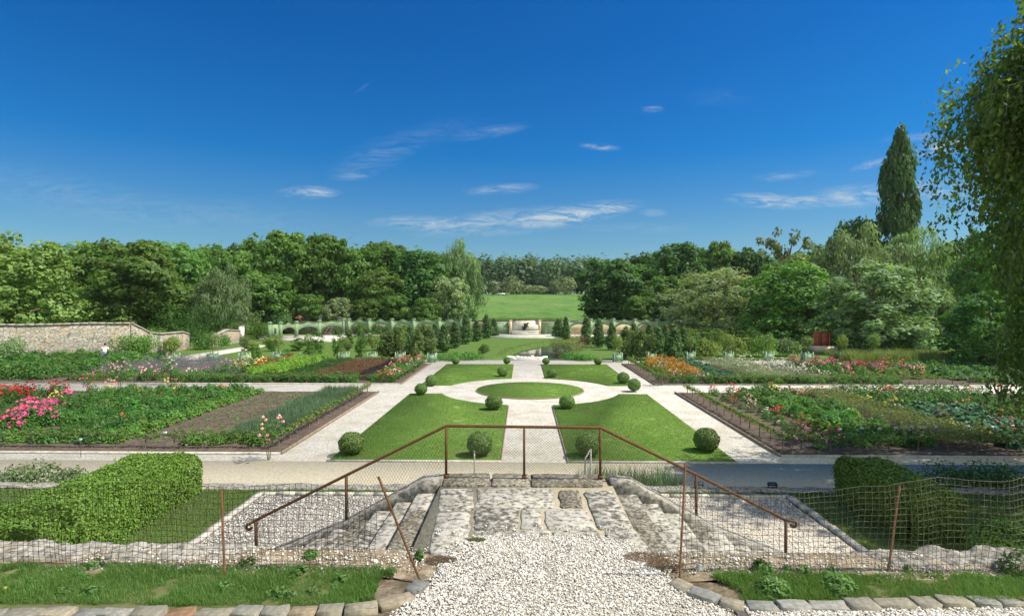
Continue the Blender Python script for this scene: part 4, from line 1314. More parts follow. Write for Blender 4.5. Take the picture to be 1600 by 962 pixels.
# the birch overhanging from the right, and its neighbour that throws the shade over the lower terrace
def birch(label, x, y, h, r, n_str, seed, leaf, z_lo, name='birch_tree'):
    rg = np.random.default_rng(seed)
    root = thing(name, label, 'tree', (x, y, 0))
    g = Geo(); tg = Geo()
    zs = np.linspace(-.2, h * .93, 12)
    bend = np.c_[0.25 * np.sin(zs * .35), 0.2 * np.cos(zs * .3)]
    tg.tube(np.c_[bend, zs], np.linspace(.26, .03, 12), 9)
    lp_, ln_, lt_ = [], [], []
    limbs = []
    for i in range(n_str // 40):
        a = rg.uniform(0, 6.28); t = rg.uniform(0, 1) ** .85
        zt = z_lo + (h - z_lo) * t
        rr = max(.4, r * (1 - abs(t - .36) ** 1.6 * 1.35) * rg.uniform(.35, 1.08) ** .7 * (1 + .16 * math.sin(3 * a + 7 * t)))
        c = np.array([rr * math.cos(a), rr * math.sin(a), zt])
        zb = min(max(h * .12, zt - rr * .75), h * .88)
        root_ = np.array([np.interp(zb, zs, bend[:, 0]), np.interp(zb, zs, bend[:, 1]), zb])
        limbs.append((a, rr, c))
        tg.tube([root_, root_ * .45 + c * .55 + np.array([0, 0, .1 * rr]), c], [.05 * (1.2 - .7 * t), .03, .012], 4)
    for i in range(n_str):
        a, rr, c = limbs[i % len(limbs)]
        e_ = c + rg.normal(0, 1, 3) * np.array([.62, .62, .5])
        a = a + rg.normal(0, .4)
        ln = rg.uniform(.5, 1.7)
        s_ = c * .86 + e_ * .14 + np.array([0, 0, .1])
        end = e_ + np.array([.22 * math.cos(a), .22 * math.sin(a), -ln])
        if i % 2 == 0:
            tg.tube([s_, e_, end], [.007, .005, .0025], 3, cap=False)
        k = int(ln * 26) + 5
        tt = rg.uniform(0, 1, (k, 1))
        p = np.where(tt < .4, s_ + (e_ - s_) * tt / .4, e_ + (end - e_) * (tt - .4) / .6) + rg.normal(0, .13, (k, 3)) * (1.15 - tt * .6)
        lp_.append(p); ln_.append(rg.normal(size=(k, 3)) + np.array([math.cos(a), math.sin(a), .5]) * .8)
        lt_.append(np.tile([0.1, 0, -1.0], (k, 1)))
    rng_sizes = rg.uniform(.7, 1.3, sum(len(p) for p in lp_))
    g.leaves(np.concatenate(lp_), np.concatenate(ln_), leaf * rng_sizes, .6, np.concatenate(lt_))
    tg.build('trunk', M['barkpale'], root, True)
    g.build('crown', L['birch'], root)
    return root


birch('tall birch with drooping leafy sprays hanging in from the right edge', 18.3, 15.2, 15.6, 6.1, 6200, 5, 0.076, 3.3)

# ------------------------------------------------------------------ shrubs, hedges
def shell_leaves(g, k, rad, c, leaf, jit=.5, up=.2, noise=0.04):
    d = sphere_pts(k)
    p = d * np.asarray(rad) * (1 + noise * rng.normal(size=(k, 1))) + np.asarray(c)
    g.leaves(p, d / np.asarray(rad) * np.mean(rad) + np.array([0, 0, up]) + jit * rng.normal(size=(k, 3)), leaf * rng.uniform(.7, 1.3, k), .6)
    return g


def box_ball_mesh():
    g = Geo()
    g.ball((0, 0, .40), (.385, .385, .35), 20, 12, .02)
    ph = rng.uniform(0, 6.28, 4)
    d = sphere_pts(4200)
    lump = 1 + .045 * np.sin(4 * d[:, 0] + ph[0]) * np.sin(5 * d[:, 1] + ph[1]) + .03 * np.sin(9 * d[:, 2] + ph[2] + 6 * d[:, 0]) + .02 * rng.normal(size=4200) + (rng.uniform(size=4200) < .03) * .06
    p = d * lump[:, None] * np.array([.425, .425, .39]) + np.array([0, 0, .41])
    g.leaves(p, d + np.array([0, 0, .1]) + .5 * rng.normal(size=(4200, 3)), .026 * rng.uniform(.7, 1.35, 4200), .6)
    return g.mesh('box_foliage', L['box'])


BALLM = [box_ball_mesh() for _ in range(4)]
BSTEM = Geo().tube([[0, 0, -.05], [0, 0, .2]], [.05, .04], 6).mesh('box_stem', M['bark'])
BALLS = [(549, 711, .98, 'large clipped box ball at the outer front corner of the front left lawn'),
         (750, 713, 1.0, 'clipped box ball on the front left lawn beside the central path, nearest the stairs'),
         (919, 714, .97, 'half shaded clipped box ball on the front right lawn beside the central path'),
         (1104, 706, .98, 'large clipped box ball at the outer front corner of the front right lawn'),
         (771.5, 641, .92, 'clipped box ball where the front left lawn meets ring path and central path'),
         (886, 639.5, .85, 'clipped box ball where the front right lawn meets ring path and central path'),
         (657.5, 618, .80, 'clipped box ball at the outer rear corner of the front left lawn'),
         (674, 603.5, .80, 'clipped box ball at the outer front corner of the rear left lawn'),
         (785, 589.5, .80, 'clipped box ball at the inner front corner of the rear left lawn'),
         (862.5, 591, .78, 'clipped box ball at the inner front corner of the rear right lawn'),
         (973.8, 600.5, .86, 'clipped box ball at the outer front corner of the rear right lawn'),
         (990.7, 612, .86, 'clipped box ball at the outer rear corner of the front right lawn'),
         (712, 570.5, .74, 'small clipped box ball at the outer rear corner of the rear left lawn'),
         (792, 570, .68, 'small clipped box ball left of the central path near the little bridge'),
         (853, 570.5, .70, 'small clipped box ball right of the central path near the little bridge'),
         (934.5, 571, .78, 'small clipped box ball at the outer rear corner of the rear right lawn')]
for (px, py, s, lab) in BALLS:
    p = P(px, py - 1.5, 0.05)
    rt = thing('box_ball', lab, 'shrub', p, rng.uniform(0, 6.28), 'clipped box balls around the lawns', (s, s, s * rng.uniform(.92, 1.04)))
    obj('foliage', BALLM[rng.integers(4)], rt); obj('stem', BSTEM, rt)


def hedge(label, boxes, n, leaf, z0):
    g = Geo()
    for (x0, x1, y0, y1, h) in boxes:
        g.box(((x0 + x1) / 2, (y0 + y1) / 2, z0 + h / 2 - .11), (x1 - x0 - .34, y1 - y0 - .34, h - .22), taper=.06)
    tot_a = sum(2 * (b[1] - b[0] + b[3] - b[2]) * b[4] + (b[1] - b[0]) * (b[3] - b[2]) for b in boxes)
    for bi, (x0, x1, y0, y1, h) in enumerate(boxes):
        areas = [(x1 - x0) * (y1 - y0), (x1 - x0) * h, (x1 - x0) * h, (y1 - y0) * h, (y1 - y0) * h]
        for fi, ar in enumerate(areas):
            k = int(n * ar / tot_a)
            u, w = rng.uniform(0, 1, k), rng.uniform(0, 1, k)
            if fi == 0:
                p = np.c_[x0 + u * (x1 - x0), y0 + w * (y1 - y0), np.full(k, z0 + h)]; nn = np.array([0, 0, 1.0])
            elif fi < 3:
                p = np.c_[x0 + u * (x1 - x0), np.full(k, y0 if fi == 1 else y1), z0 + w * h]; nn = np.array([0, -1.0 if fi == 1 else 1.0, 0.15])
            else:
                p = np.c_[np.full(k, x0 if fi == 3 else x1), y0 + u * (y1 - y0), z0 + w * h]; nn = np.array([-1.0 if fi == 3 else 1.0, 0, 0.15])
            # soften the edges and give the faces a gentle swell
            bul = 0.06 * fbm(p[:, 0] + p[:, 2], p[:, 1] + .7 * p[:, 2], 1.8, bi) + .03 * fbm(p[:, 0] - p[:, 2], p[:, 1] - p[:, 2], 6, bi) + .02 * rng.normal(size=k) + (rng.uniform(size=k) < .03) * rng.uniform(.03, .12, k)
            p = p + nn * bul[:, None]
            cx, cy = (x0 + x1) / 2, (y0 + y1) / 2
            rel = np.clip((p[:, 2] - z0) / h, 0, 1)
            over = np.maximum(0, rel - .82)
            p[:, 0] += (cx - p[:, 0]) * over * .5; p[:, 1] += (cy - p[:, 1]) * over * .25; p[:, 2] -= .06 * h * (np.abs(p[:, 0] - cx) / ((x1 - x0) / 2)) ** 4
            keep = np.ones(k, bool)
            for bj, (a0, a1, b0, b1, hh) in enumerate(boxes):
                if bj != bi:
                    keep &= ~((p[:, 0] > a0 + .05) & (p[:, 0] < a1 - .05) & (p[:, 1] > b0 + .05) & (p[:, 1] < b1 - .05) & (p[:, 2] < z0 + hh - .05))
            p = p[keep]
            g.leaves(p, np.tile(nn, (len(p), 1)) + .42 * rng.normal(size=(len(p), 3)), leaf * rng.uniform(.7, 1.3, len(p)), .6)
    return tag(g.build('hedge', L['hedge']), label, 'hedge')


hedge('clipped bright green hedge turning a corner on the left lower terrace', [(-9.75, -8.05, 10.2, 14.25, 1.0), (-17, -8.05, 9.7, 10.75, .92)], 105000, .029, TZ)
hedge('clipped dark green hedge block beside the path on the right lower terrace', [(7.65, 8.75, 11.5, 14.2, 1.0)], 40000, .029, TZ)
hedge('low clipped hedge behind the right retaining wall at the photo edge', [(8.1, 15, 9.4, 10.6, .85)], 40000, .029, TZ)


def bush_mesh(name, mat, rx, rz, n, leaf, lumps=7, ratio=.55, up=.3, stalk=0):
    g = Geo()
    per = n // lumps
    for i in range(lumps):
        a = rng.uniform(0, 6.28); d = rng.uniform(.15, .62) * rx if i else 0
        c = (d * math.cos(a), d * math.sin(a), rz * rng.uniform(.35, .62))
        r = rx * rng.uniform(.38, .58)
        k = per
        dd = sphere_pts(k) * rng.uniform(.55, 1.05, (k, 1))
        p = dd * np.array([r, r, min(r, rz * .55)]) + c
        p[:, 2] = np.maximum(p[:, 2], .03)
        g.leaves(p, dd + np.array([0, 0, up]) + .5 * rng.normal(size=(k, 3)), leaf * rng.uniform(.65, 1.35, k), ratio)
    return g.mesh(name, L[mat])


def bush(name, label, mat, px, py, rx, rz, leaf, z=0.0, n=900, group=None, cat='shrub', Y=None):
    p = P(px, py, z) if Y is None else np.array([PY(px, py, Y)[0], Y, float(hz(PY(px, py, Y)[0], Y))])
    o = obj(name, bush_mesh(name, mat, rx, rz, n, leaf), None, (p[0], p[1], p[2]))
    return tag(o, label, cat, group)


# ------------------------------------------------------------------ flower and vegetable beds
def plant_mesh(mat, r, h, n, leaf, ratio=.6, dome=.8, up=.7):
    g = Geo()
    d = sphere_pts(n); d[:, 2] = np.abs(d[:, 2])
    p = d * rng.uniform(.4, 1, (n, 1)) ** .5 * np.array([r, r, h])
    p[:, 2] = np.maximum(p[:, 2], .02)
    g.leaves(p, d * .7 + np.array([0, 0, up]) + .5 * rng.normal(size=(n, 3)), leaf * rng.uniform(.6, 1.35, n), ratio)
    return g.mesh('foliage', L[mat])


def bloom_mesh(mat, r, h, nb, size, spread=.9, petals=9):
    g = Geo()
    d = sphere_pts(nb); d[:, 2] = np.abs(d[:, 2]) * .7 + .45
    c = d * np.array([r * spread, r * spread, h]) * rng.uniform(.9, 1.12, (nb, 1))
    k = nb * petals
    o = sphere_pts(k).reshape(nb, petals, 3); o[..., 2] = np.abs(o[..., 2]) * .8
    p = (c[:, None] + o * size * .55).reshape(-1, 3)
    g.leaves(p, o.reshape(-1, 3) + np.array([0, -.15, .4]), size * rng.uniform(.5, .8, k), .8)
    return g.mesh('blooms', L[mat])


KINDS = {}


def plant_kind(key, *variants):
    KINDS[key] = variants


def plants(name, label, group, fol, x0, x1, y0, y1, step, blooms=None, pb=1.0, jit=.25, scale=(.8, 1.2), z=0.07, cat='plant', cond=None):
    """single plants set over a rectangle of a bed; copies share their meshes"""
    k = 0
    for yi in np.arange(y0 + step / 2, y1, step):
        for xi in np.arange(x0 + step / 2, x1, step):
            x = xi + rng.uniform(-jit, jit) * step; y = yi + rng.uniform(-jit, jit) * step
            if cond is not None and not cond(x, y):
                continue
            s = rng.uniform(*scale)
            me = fol[rng.integers(len(fol))]
            if blooms is not None and rng.uniform() < pb:
                rt = thing(name, label, cat, (x, y, z), rng.uniform(0, 6.28), group, (s, s, s * rng.uniform(.85, 1.15)))
                obj('foliage', me, rt); obj('blooms', blooms[rng.integers(len(blooms))], rt)
            elif blooms is not None:
                rt = thing(name, label.replace('flowering', 'leafy'), cat, (x, y, z), rng.uniform(0, 6.28), group, (s, s, s * rng.uniform(.85, 1.15)))
                obj('foliage', me, rt)
            else:
                o = obj(name, me, None, (x, y, z))
                o.rotation_euler = (0, 0, rng.uniform(0, 6.28)); o.scale = (s, s, s * rng.uniform(.85, 1.15))
                tag(o, label, cat, group)
            k += 1
    return k


def mass(name, label, mat, x0, x1, y0, y1, n, h, w=.012, lean=.6, z=.06, leafs=None, cat='plants'):
    """a strip that reads as one mass: upright blades or fine leaves"""
    bx, by = rng.uniform(x0, x1, n), rng.uniform(y0, y1, n)
    clump = .5 + .5 * fbm(bx, by, 2.3, x0)
    g = Geo()
    if leafs:
        hh = h * (.55 + .5 * clump) * rng.uniform(.15, 1, n) ** .5
        g.leaves(np.c_[bx, by, z + hh], rng.normal(size=(n, 3)) * .6 + np.array([0, 0, .8]), leafs * rng.uniform(.6, 1.4, n), .5)
    else:
        g.blades(np.c_[bx, by, np.full(n, z)], h * (.6 + .5 * clump) * rng.uniform(.7, 1.2, n), w, lean)
    return stuff(g.build(name, L[mat]), label, cat)


F_bean = [plant_mesh(m_, .36, h_, 220, .055) for m_, h_ in (('bean', .5), ('bean', .42), ('bean2', .55), ('dark', .46), ('limedark', .36))]
F_dahlia = [plant_mesh('bean', .36, .62, 210, .055) for _ in range(3)]
F_dark = [plant_mesh('dark', .38, .6, 210, .05) for _ in range(3)]
F_lime = [plant_mesh('lime', .26, .62, 190, .05) for _ in range(3)]
F_limelow = [plant_mesh('limedark', .3, .32, 160, .06) for _ in range(3)]
F_teal = [plant_mesh('teal', .34, .38, 130, .085, .75) for _ in range(3)]
F_grey = [plant_mesh('greymix', .36, .6, 240, .035, .4) for _ in range(3)]
F_lav = [plant_mesh('lavender', .38, .5, 300, .035, .25) for _ in range(3)]
F_feather = [plant_mesh('feather', .36, .62, 300, .035, .3) for _ in range(3)]
F_red = [plant_mesh('redplant', .34, .5, 220, .045) for _ in range(2)]
F_tiny = [plant_mesh('limedark', .09, .1, 14, .035) for _ in range(2)]
B = {k: [bloom_mesh(k, .36, .62, nb, sz) for nb in (9, 14)] for k, sz in (('pink', .085), ('red', .075), ('orange', .07), ('yellow', .065), ('whitepetal', .06), ('blush', .07), ('coral', .075), ('salmon', .06)) for nb in (1,) if True}
B['marigold'] = [bloom_mesh('marigold', .34, .55, 42, .05) for _ in range(2)]
B['redsalvia'] = [bloom_mesh('red', .3, .62, 26, .07) for _ in range(2)]
B['pinkfull'] = [bloom_mesh('pink', .36, .62, 24, .095) for _ in range(2)]

# front left bed, from the path outwards
mass('leek_rows', 'rows of upright blue green leeks beside the espaliered edge of the left bed', 'leek', -11.0, -9.2, 20.9, 32.2, 13000, .5, .011, .5, cat='vegetables')
plants('salad_plant', 'low leafy green plant in the front corner of the left bed, before the leeks', 'low leafy plants before the leeks', F_limelow, -12.2, -9.2, 20.3, 21.3, .48)
plants('low_leafy_plant', 'low leafy green plant between the leeks and the bare soil strip', 'low leafy plants between leeks and soil', F_limelow + F_bean, -11.4, -10.9, 21, 30, .45, scale=(.5, .8))
plants('seedling', 'tiny seedling on the bare brown soil strip of the left bed', 'seedlings on the bare soil strip', F_tiny, -14.1, -12.0, 20.6, 32, .42)
plants('border_plant', 'low bright green plant edging the bare soil strip of the left bed', 'low plants edging the bare soil', F_limelow, -15.4, -14.6, 20.4, 32.2, .42)
plants('bean_plant', 'leafy green bean plant in the broad dense band of the left bed', 'bean plants of the left bed', F_bean, -20.2, -15.4, 20.4, 32.2, .56, cond=lambda x, y: not (x < -18 and 21.5 < y < 23))
plants('orange_dahlia', 'flowering orange dahlia scattered among the dense green band of the left bed', 'orange dahlias of the left bed', F_dahlia, -21.2, -15.8, 20.6, 32, 1.9, [*B['orange'], *B['salmon']], .5, scale=(.6, .9))
plants('pink_dahlia', 'flowering dahlia with large bright pink heads at the left edge of the left bed', 'pink dahlias of the left bed', F_dahlia, -23.8, -18.9, 21.6, 26.6, .66, B['pink'], .75, cond=lambda x, y: abs(x + 18.9 + (y - 21) * .62) < 1.1)
plants('yellow_dahlia', 'flowering pale yellow dahlia behind the pink dahlias of the left bed', 'yellow dahlias of the left bed', F_dahlia, -23.5, -20.5, 26.8, 30.5, .8, B['yellow'], .2)
plants('red_dahlia', 'flowering dahlia with deep red heads at the far left of the left bed', 'red dahlias of the left bed', F_dark, -31.0, -24.6, 26.5, 31.2, .7, B['red'], .6)
plants('dark_leafy_plant', 'dark leafy plant at the left edge of the left bed', 'dark leafy plants of the left bed', F_dark, -26.0, -20.2, 20.4, 26, .72)
plants('pale_bloom_plant', 'flowering plant with small pale heads at the rear of the left bed', 'pale flowering plants at the rear of the left bed', F_bean, -23, -15.5, 30.4, 32.3, .62, [*B['yellow'], *B['salmon']], .2)

# rear left bed
plants('rose_bush', 'flowering low rose bush with red and pink heads in the rear left bed', 'roses along the rear left bed', F_bean, -9.9, -8.0, 36.2, 47, .62, [*B['coral'], *B['blush'], *B['whitepetal']], .3)
mass('purple_basil_row', 'dark purple planted strip in the rear left bed', 'purple', -10.9, -9.9, 37.0, 47.0, 6500, .45, leafs=.05)
mass('brown_orach_rows', 'reddish brown planted strip in the rear left bed', 'brownred', -13.7, -10.95, 36.8, 47.0, 15000, .62, leafs=.045)
mass('dark_kale_rows', 'dark green planted strip in the rear left bed', 'dark', -16.2, -13.75, 36.4, 47.0, 12000, .5, leafs=.06)
plants('lime_green_plant', 'tall bright lime green plant in the rear left bed', 'lime green plants of the rear left bed', F_lime, -18.5, -16.2, 37.4, 47.2, .5, scale=(1.1, 1.5))
plants('red_salvia', 'flowering salvia with bright red heads beside the lime green plants', 'red salvias of the rear left bed', F_dahlia, -19.6, -18.6, 40.5, 47, .55, B['red'], .8)
plants('pale_yellow_plant', 'flowering plant with pale yellow heads left of the red salvias', 'pale yellow plants of the rear left bed', F_bean, -22.5, -19.9, 40.5, 47, .72, B['yellow'], .35)
plants('green_leafy_plant', 'green leafy plant along the front of the rear left bed', 'leafy plants along the front of the rear left bed', F_bean, -22.5, -10.2, 35.9, 37.6, .6)
plants('lavender_bush', 'grey violet lavender bush in the left part of the rear left bed', 'lavender bushes of the rear left bed', F_lav, -31, -20.5, 39.2, 47, 1.1, scale=(1.1, 1.6))
plants('shrub_rose', 'flowering shrub rose with pink and white heads at the left of the rear left bed', 'shrub roses of the rear left bed', F_bean, -30, -20, 36.5, 39.2, 1.0, [*B['blush'], *B['blush'], *B['whitepetal']], .4, scale=(1.0, 1.5))
plants('vegetable_plant', 'dense green vegetable plant before the old stone wall at far left', 'vegetables before the old wall', F_bean, -48, -31, 37, 50, .95, scale=(1.5, 2.3), z=0.0)
plants('lavender_bush', 'grey violet lavender bush by the diagonal path near the old wall', 'lavender bushes by the diagonal path', F_lav, -33, -25, 47.0, 49.5, .9, scale=(1.2, 1.7), z=0.0)

# front right bed
plants('red_pelargonium', 'flowering red and pink pelargonium on the bare soil strip of the right bed', 'pelargoniums of the right bed', [F_red[0], F_bean[0], F_dark[1]], 10.2, 11.5, 20.0, 32.0, .72, [*B['coral'], *B['blush'], *B['coral'], *B['whitepetal']], .6, scale=(.55, .85))
plants('broad_leaf_plant', 'bright broad leaved green plant in the right bed beside the red flowers', 'broad leaved plants of the right bed', F_bean + F_limelow, 11.8, 14.7, 20.4, 32.2, .56, scale=(.9, 1.3))
mass('fennel_rows', 'feathery yellow green strip in the middle of the right bed', 'olive', 14.8, 16.8, 20.2, 31.5, 17000, .62, leafs=.035)
plants('yellow_flower_plant', 'flowering plant with small yellow heads in the feathery strip of the right bed', 'yellow flowering plants of the right bed', F_grey, 14.8, 17.2, 20.4, 31.5, 1.2, B['yellow'], .3)
plants('cabbage', 'blue green cabbage with broad leaves in the right bed', 'cabbages of the right bed', F_teal, 17.0, 20.5, 20.4, 27.5, .58, scale=(.9, 1.4))
plants('dark_shrub_plant', 'dark green shrubby plant at the rear of the right bed', 'dark shrubby plants of the right bed', F_dark, 16.9, 24, 27.6, 32.3, .75, scale=(1.0, 1.5))
plants('mixed_flower_plant', 'flowering plant with a few red and salmon heads at the right of the right bed', 'mixed flowers of the right bed', F_bean + F_grey, 17.0, 26.0, 21.0, 32.2, 1.35, [*B['coral'], *B['salmon'], *B['yellow'], *B['whitepetal']], .4)
plants('bronze_leaf_plant', 'bronze grey leaved plant at the rear edge of the right bed', 'bronze leaved plants of the right bed', F_grey + F_red, 12.6, 17.5, 29.6, 32.3, .66, [*B['yellow'], *B['salmon']], .3)
plants('dark_green_plant', 'dark green leafy plant filling the far right of the right bed', 'leafy plants at the far right of the right bed', F_dark + F_bean, 20.6, 28, 20.5, 27.5, .8)

# rear right bed
plants('marigold', 'flowering marigold with dense orange heads in the rear right bed', 'orange marigolds of the rear right bed', F_limelow, 9.5, 12.0, 37.2, 47.0, .5, B['marigold'], .72, cond=lambda x, y: x > 9.2 + (47 - y) * .02)
plants('herb_plant', 'green herb on the path side of the rear right bed before the marigolds', 'herbs on the path side of the rear right bed', F_bean + F_grey, 8.7, 11.8, 36.0, 38.4, .55, B['whitepetal'], .2)
plants('blue_green_cabbage', 'blue green cabbage in the strip right of the orange marigolds', 'cabbages right of the marigolds', F_teal, 12.1, 14.2, 36.4, 47, .6, scale=(.9, 1.3))
mass('feathery_rows', 'pale grey green feathery strip in the middle of the rear right bed', 'feather', 14.3, 17.2, 36.6, 47.0, 17000, .75, leafs=.035)
plants('white_flower_plant', 'flowering plant with many small white heads in the rear right bed', 'white flowering plants of the rear right bed', F_feather, 15.0, 20.5, 38.0, 46.0, .85, B['whitepetal'], .85)
plants('leafy_plant', 'leafy green plant along the front of the rear right bed', 'leafy plants along the front of the rear right bed', F_bean, 12, 24, 35.9, 37.8, .62)
plants('magenta_phlox', 'flowering phlox with bright magenta pink heads at the right of the rear right bed', 'magenta phlox of the rear right bed', F_dahlia, 21.0, 27.0, 40.2, 46.8, .75, B['pink'], .75, cond=lambda x, y: abs(y - 45.5 + (x - 21) * .75) < 1.1)
plants('mixed_border_plant', 'flowering green border plant around the magenta phlox', 'border plants around the phlox', F_bean, 20.6, 30, 38.0, 47, 1.0, [*B['orange'], *B['salmon'], *B['blush']], .35)
plants('potato_plant', 'dark green potato plant at the far right of the rear right bed', 'potato plants of the rear right bed', F_teal + F_bean, 28, 38, 36.5, 46, .95, scale=(1.0, 1.5))
mass('tall_grass', 'tall yellow green feathery grass behind the rear right bed', 'reed', 27, 41, 46.5, 51.5, 14000, 1.1, .02, .8, 0.0, cat='grass')

# ------------------------------------------------------------------ step-over apple cordons along the bed edges
def cordon_mesh(mat, seed, ln=1.05):
    n = 190
    u = rng.uniform(-ln / 2, ln / 2, n)
    a = rng.uniform(0, 6.28, n); r = .13 * rng.uniform(.2, 1, n) ** .5 * (1 + .4 * np.sin(u * 9 + seed))
    p = np.c_[u, r * np.cos(a) * 1.1, .46 + r * np.sin(a)]
    return Geo().leaves(p, np.c_[np.zeros(n), np.cos(a), np.sin(a) + .5] + .5 * rng.normal(size=(n, 3)), .042 * rng.uniform(.7, 1.3, n), .6).mesh('foliage', L[mat])


CF = {m: [cordon_mesh(m, s) for s in range(3)] for m in ('cordon', 'cordonlime')}
CT = Geo().tube([[0, 0, -.05], [.01, 0, .25], [0, 0, .45]], [.024, .02, .016], 6).tube([[-.5, 0, .45], [.5, 0, .46]], .012, 5).mesh('trunk', M['bark'])


def cordons(a, b, step, label, group, mats=('cordon',)):
    a, b = np.array(a, float), np.array(b, float)
    d = np.linalg.norm(b - a)
    n = int(d / step)
    rz = math.atan2(b[1] - a[1], b[0] - a[0])
    for i in range(n):
        p = a + (b - a) * (i + .5) / n
        sc = (step / 1.02, rng.uniform(.85, 1.2), rng.uniform(.9, 1.08))
        rt = thing('espalier_apple', label, 'apple tree', (p[0], p[1], .06), rz, group, sc)
        obj('trunk', CT, rt)
        obj('foliage', CF[mats[rng.integers(len(mats))]][rng.integers(3)], rt)


cordons((-8.65, 19.7), (-8.65, 32.3), .92, 'low horizontal espalier apple along the path side of the front left bed', 'espalier apples beside the front left bed path', ('cordon', 'cordonlime'))
cordons((-24, 19.98), (-8.7, 19.98), .98, 'low horizontal espalier apple along the front edge of the left bed', 'espalier apples at the front of the left bed')
cordons((9.05, 19.7), (9.05, 32.3), .92, 'low horizontal espalier apple along the path side of the front right bed', 'espalier apples beside the front right bed path', ('cordon', 'cordonlime'))
cordons((9.1, 19.98), (25, 19.98), .98, 'low horizontal espalier apple along the front edge of the right bed', 'espalier apples at the front of the right bed', ('cordonlime', 'cordon'))
cordons((-8.0, 35.9), (-8.0, 47.1), .92, 'low horizontal espalier apple along the path side of the rear left bed', 'espalier apples beside the rear left bed path')
cordons((-31, 35.85), (-8.1, 35.85), .98, 'low horizontal espalier apple along the front edge of the rear left bed', 'espalier apples at the front of the rear left bed')
cordons((8.55, 35.9), (8.55, 47.1), .92, 'low horizontal espalier apple along the path side of the rear right bed', 'espalier apples beside the rear right bed path')
cordons((8.6, 35.85), (32, 35.85), .98, 'low horizontal espalier apple along the front edge of the rear right bed', 'espalier apples at the front of the rear right bed')
cordons((-22, 47.0), (-8.1, 47.0), .98, 'low horizontal espalier apple along the rear edge of the rear left bed', 'espalier apples at the rear of the rear left bed')
cordons((8.6, 47.0), (22, 47.0), .98, 'low horizontal espalier apple along the rear edge of the rear right bed', 'espalier apples at the rear of the rear right bed')


# tall roses at the bed corners
def rose(label, px, py, h, bl, z=.06, s=1.0, group=None, stake=None):
    p = P(px, py, z)
    rt = thing('standard_rose', label, 'rose', p, 0, group, (s, s, s))
    g = Geo()
    for k in range(4):
        a = k * 1.6 + .4
        g.tube([[.02 * math.cos(a), .02 * math.sin(a), -.05], [.10 * math.cos(a), .10 * math.sin(a), h * .5], [.26 * math.cos(a), .2 * math.sin(a), h * .9]], [.014, .011, .006], 5)
    g.build('stem', M['bark'], rt)
    n = 260
    d = sphere_pts(n) * rng.uniform(.3, 1, (n, 1))
    Geo().leaves(d * np.array([.42, .36, .36]) + np.array([0, 0, h * .72]), d + .5 * rng.normal(size=(n, 3)) + np.array([0, 0, .4]), .035 * rng.uniform(.7, 1.3, n), .6).build('foliage', L['bean'], rt)
    gb = Geo()
    for b_ in range(11):
        dd = unit(rng.normal(size=(1, 3)) + np.array([[0, -.3, .5]]))[0]
        c = dd * np.array([.46, .4, .40]) + np.array([0, 0, h * .78])
        o = sphere_pts(14)
        gb.leaves(c + o * .035, o, .035, .85)
    gb.build('blooms', L[bl], rt)
    if stake:
        Geo().tube([[.12, 0, -.05], [.12, 0, h * .8]], .03, 6).build('stake', M[stake], rt)
    return rt


rose('tall pink rose on thin stems at the front corner of the left bed', 420, 716, 1.15, 'blush', s=1.15)
rose('tall dark leaved pink rose on stems at the front corner of the right bed', 1236, 708, 1.15, 'blush', s=1.0)
rose('pink rose tied to a red stake beside the middle path on the left', 137, 612, .85, 'pink', stake='redstake')
rose('pink rose standing beside the middle path under the lavender', 188, 612, 1.2, 'blush', s=1.3)
rose('pale pink rose bush rising above the lavender near the diagonal path', 262, 600, 1.3, 'blush', s=1.4)
rose('rose with red heads at the end of the rear left bed path', 604, 598, .8, 'coral', s=1.2)
rose('pale rose on a stem before the orange marigolds', 1034, 601, 1.1, 'whitepetal', s=1.2)
rose('rose on a stem by the middle path before the phlox', 1345, 603, 1.0, 'coral', s=1.2)

# plant labels on stakes
for (px, py) in ((1312, 694), (1347, 692), (1374, 693), (1400, 691), (1424, 689), (1441, 691), (1462, 690), (1512, 689), (1550, 690), (1582, 688), (258, 700), (126, 712)):
    p = P(px, py, .06)
    rt = thing('plant_label', 'small pale label plate on a stake behind the espaliers at the %s bed front' % ('right' if px > 800 else 'left'), 'plant label', p, rng.uniform(-.3, .3), 'plant labels at the %s bed front' % ('right' if px > 800 else 'left'))
    Geo().tube([[0, 0, -.05], [0, 0, .5]], .008, 5).build('stake', M['black'], rt)
    o = Geo().box((0, 0, 0), (.14, .012, .08)).build('plate', M['slatelabel'], rt, loc=(0, -.01, .55))
    o.rotation_euler = (R(-35), 0, 0)

# ------------------------------------------------------------------ planters with little orange trees
PL = Geo()
PL.box((0, 0, .36), (.62, .62, .56))
PLP = Geo()
for sx in (-1, 1):
    for sy in (-1, 1):
        PLP.box((sx * .31, sy * .31, .38), (.09, .09, .76)); PLP.lathe([(.001, .84), (.045, .81), (.05, .79), (.03, .76), (.03, .74)], (sx * .31, sy * .31, 0), 8)
for sz in (.09, .62):
    for sx in (-1, 1):
        PLP.box((sx * .318, 0, sz), (.03, .53, .07)); PLP.box((0, sx * .318, sz), (.53, .03, .07))
me_box, me_fr = PL.mesh('box', M['greenpale']), PLP.mesh('frame', M['greenpale'])
me_soil = Geo().box((0, 0, .63), (.6, .6, .03)).mesh('soil', M['soil'])
me_tr = Geo().tube([[0, 0, .6], [.02, .01, 1.1], [0, 0, 1.75]], [.035, .03, .02], 6).mesh('trunk', M['bark'])
OT = []
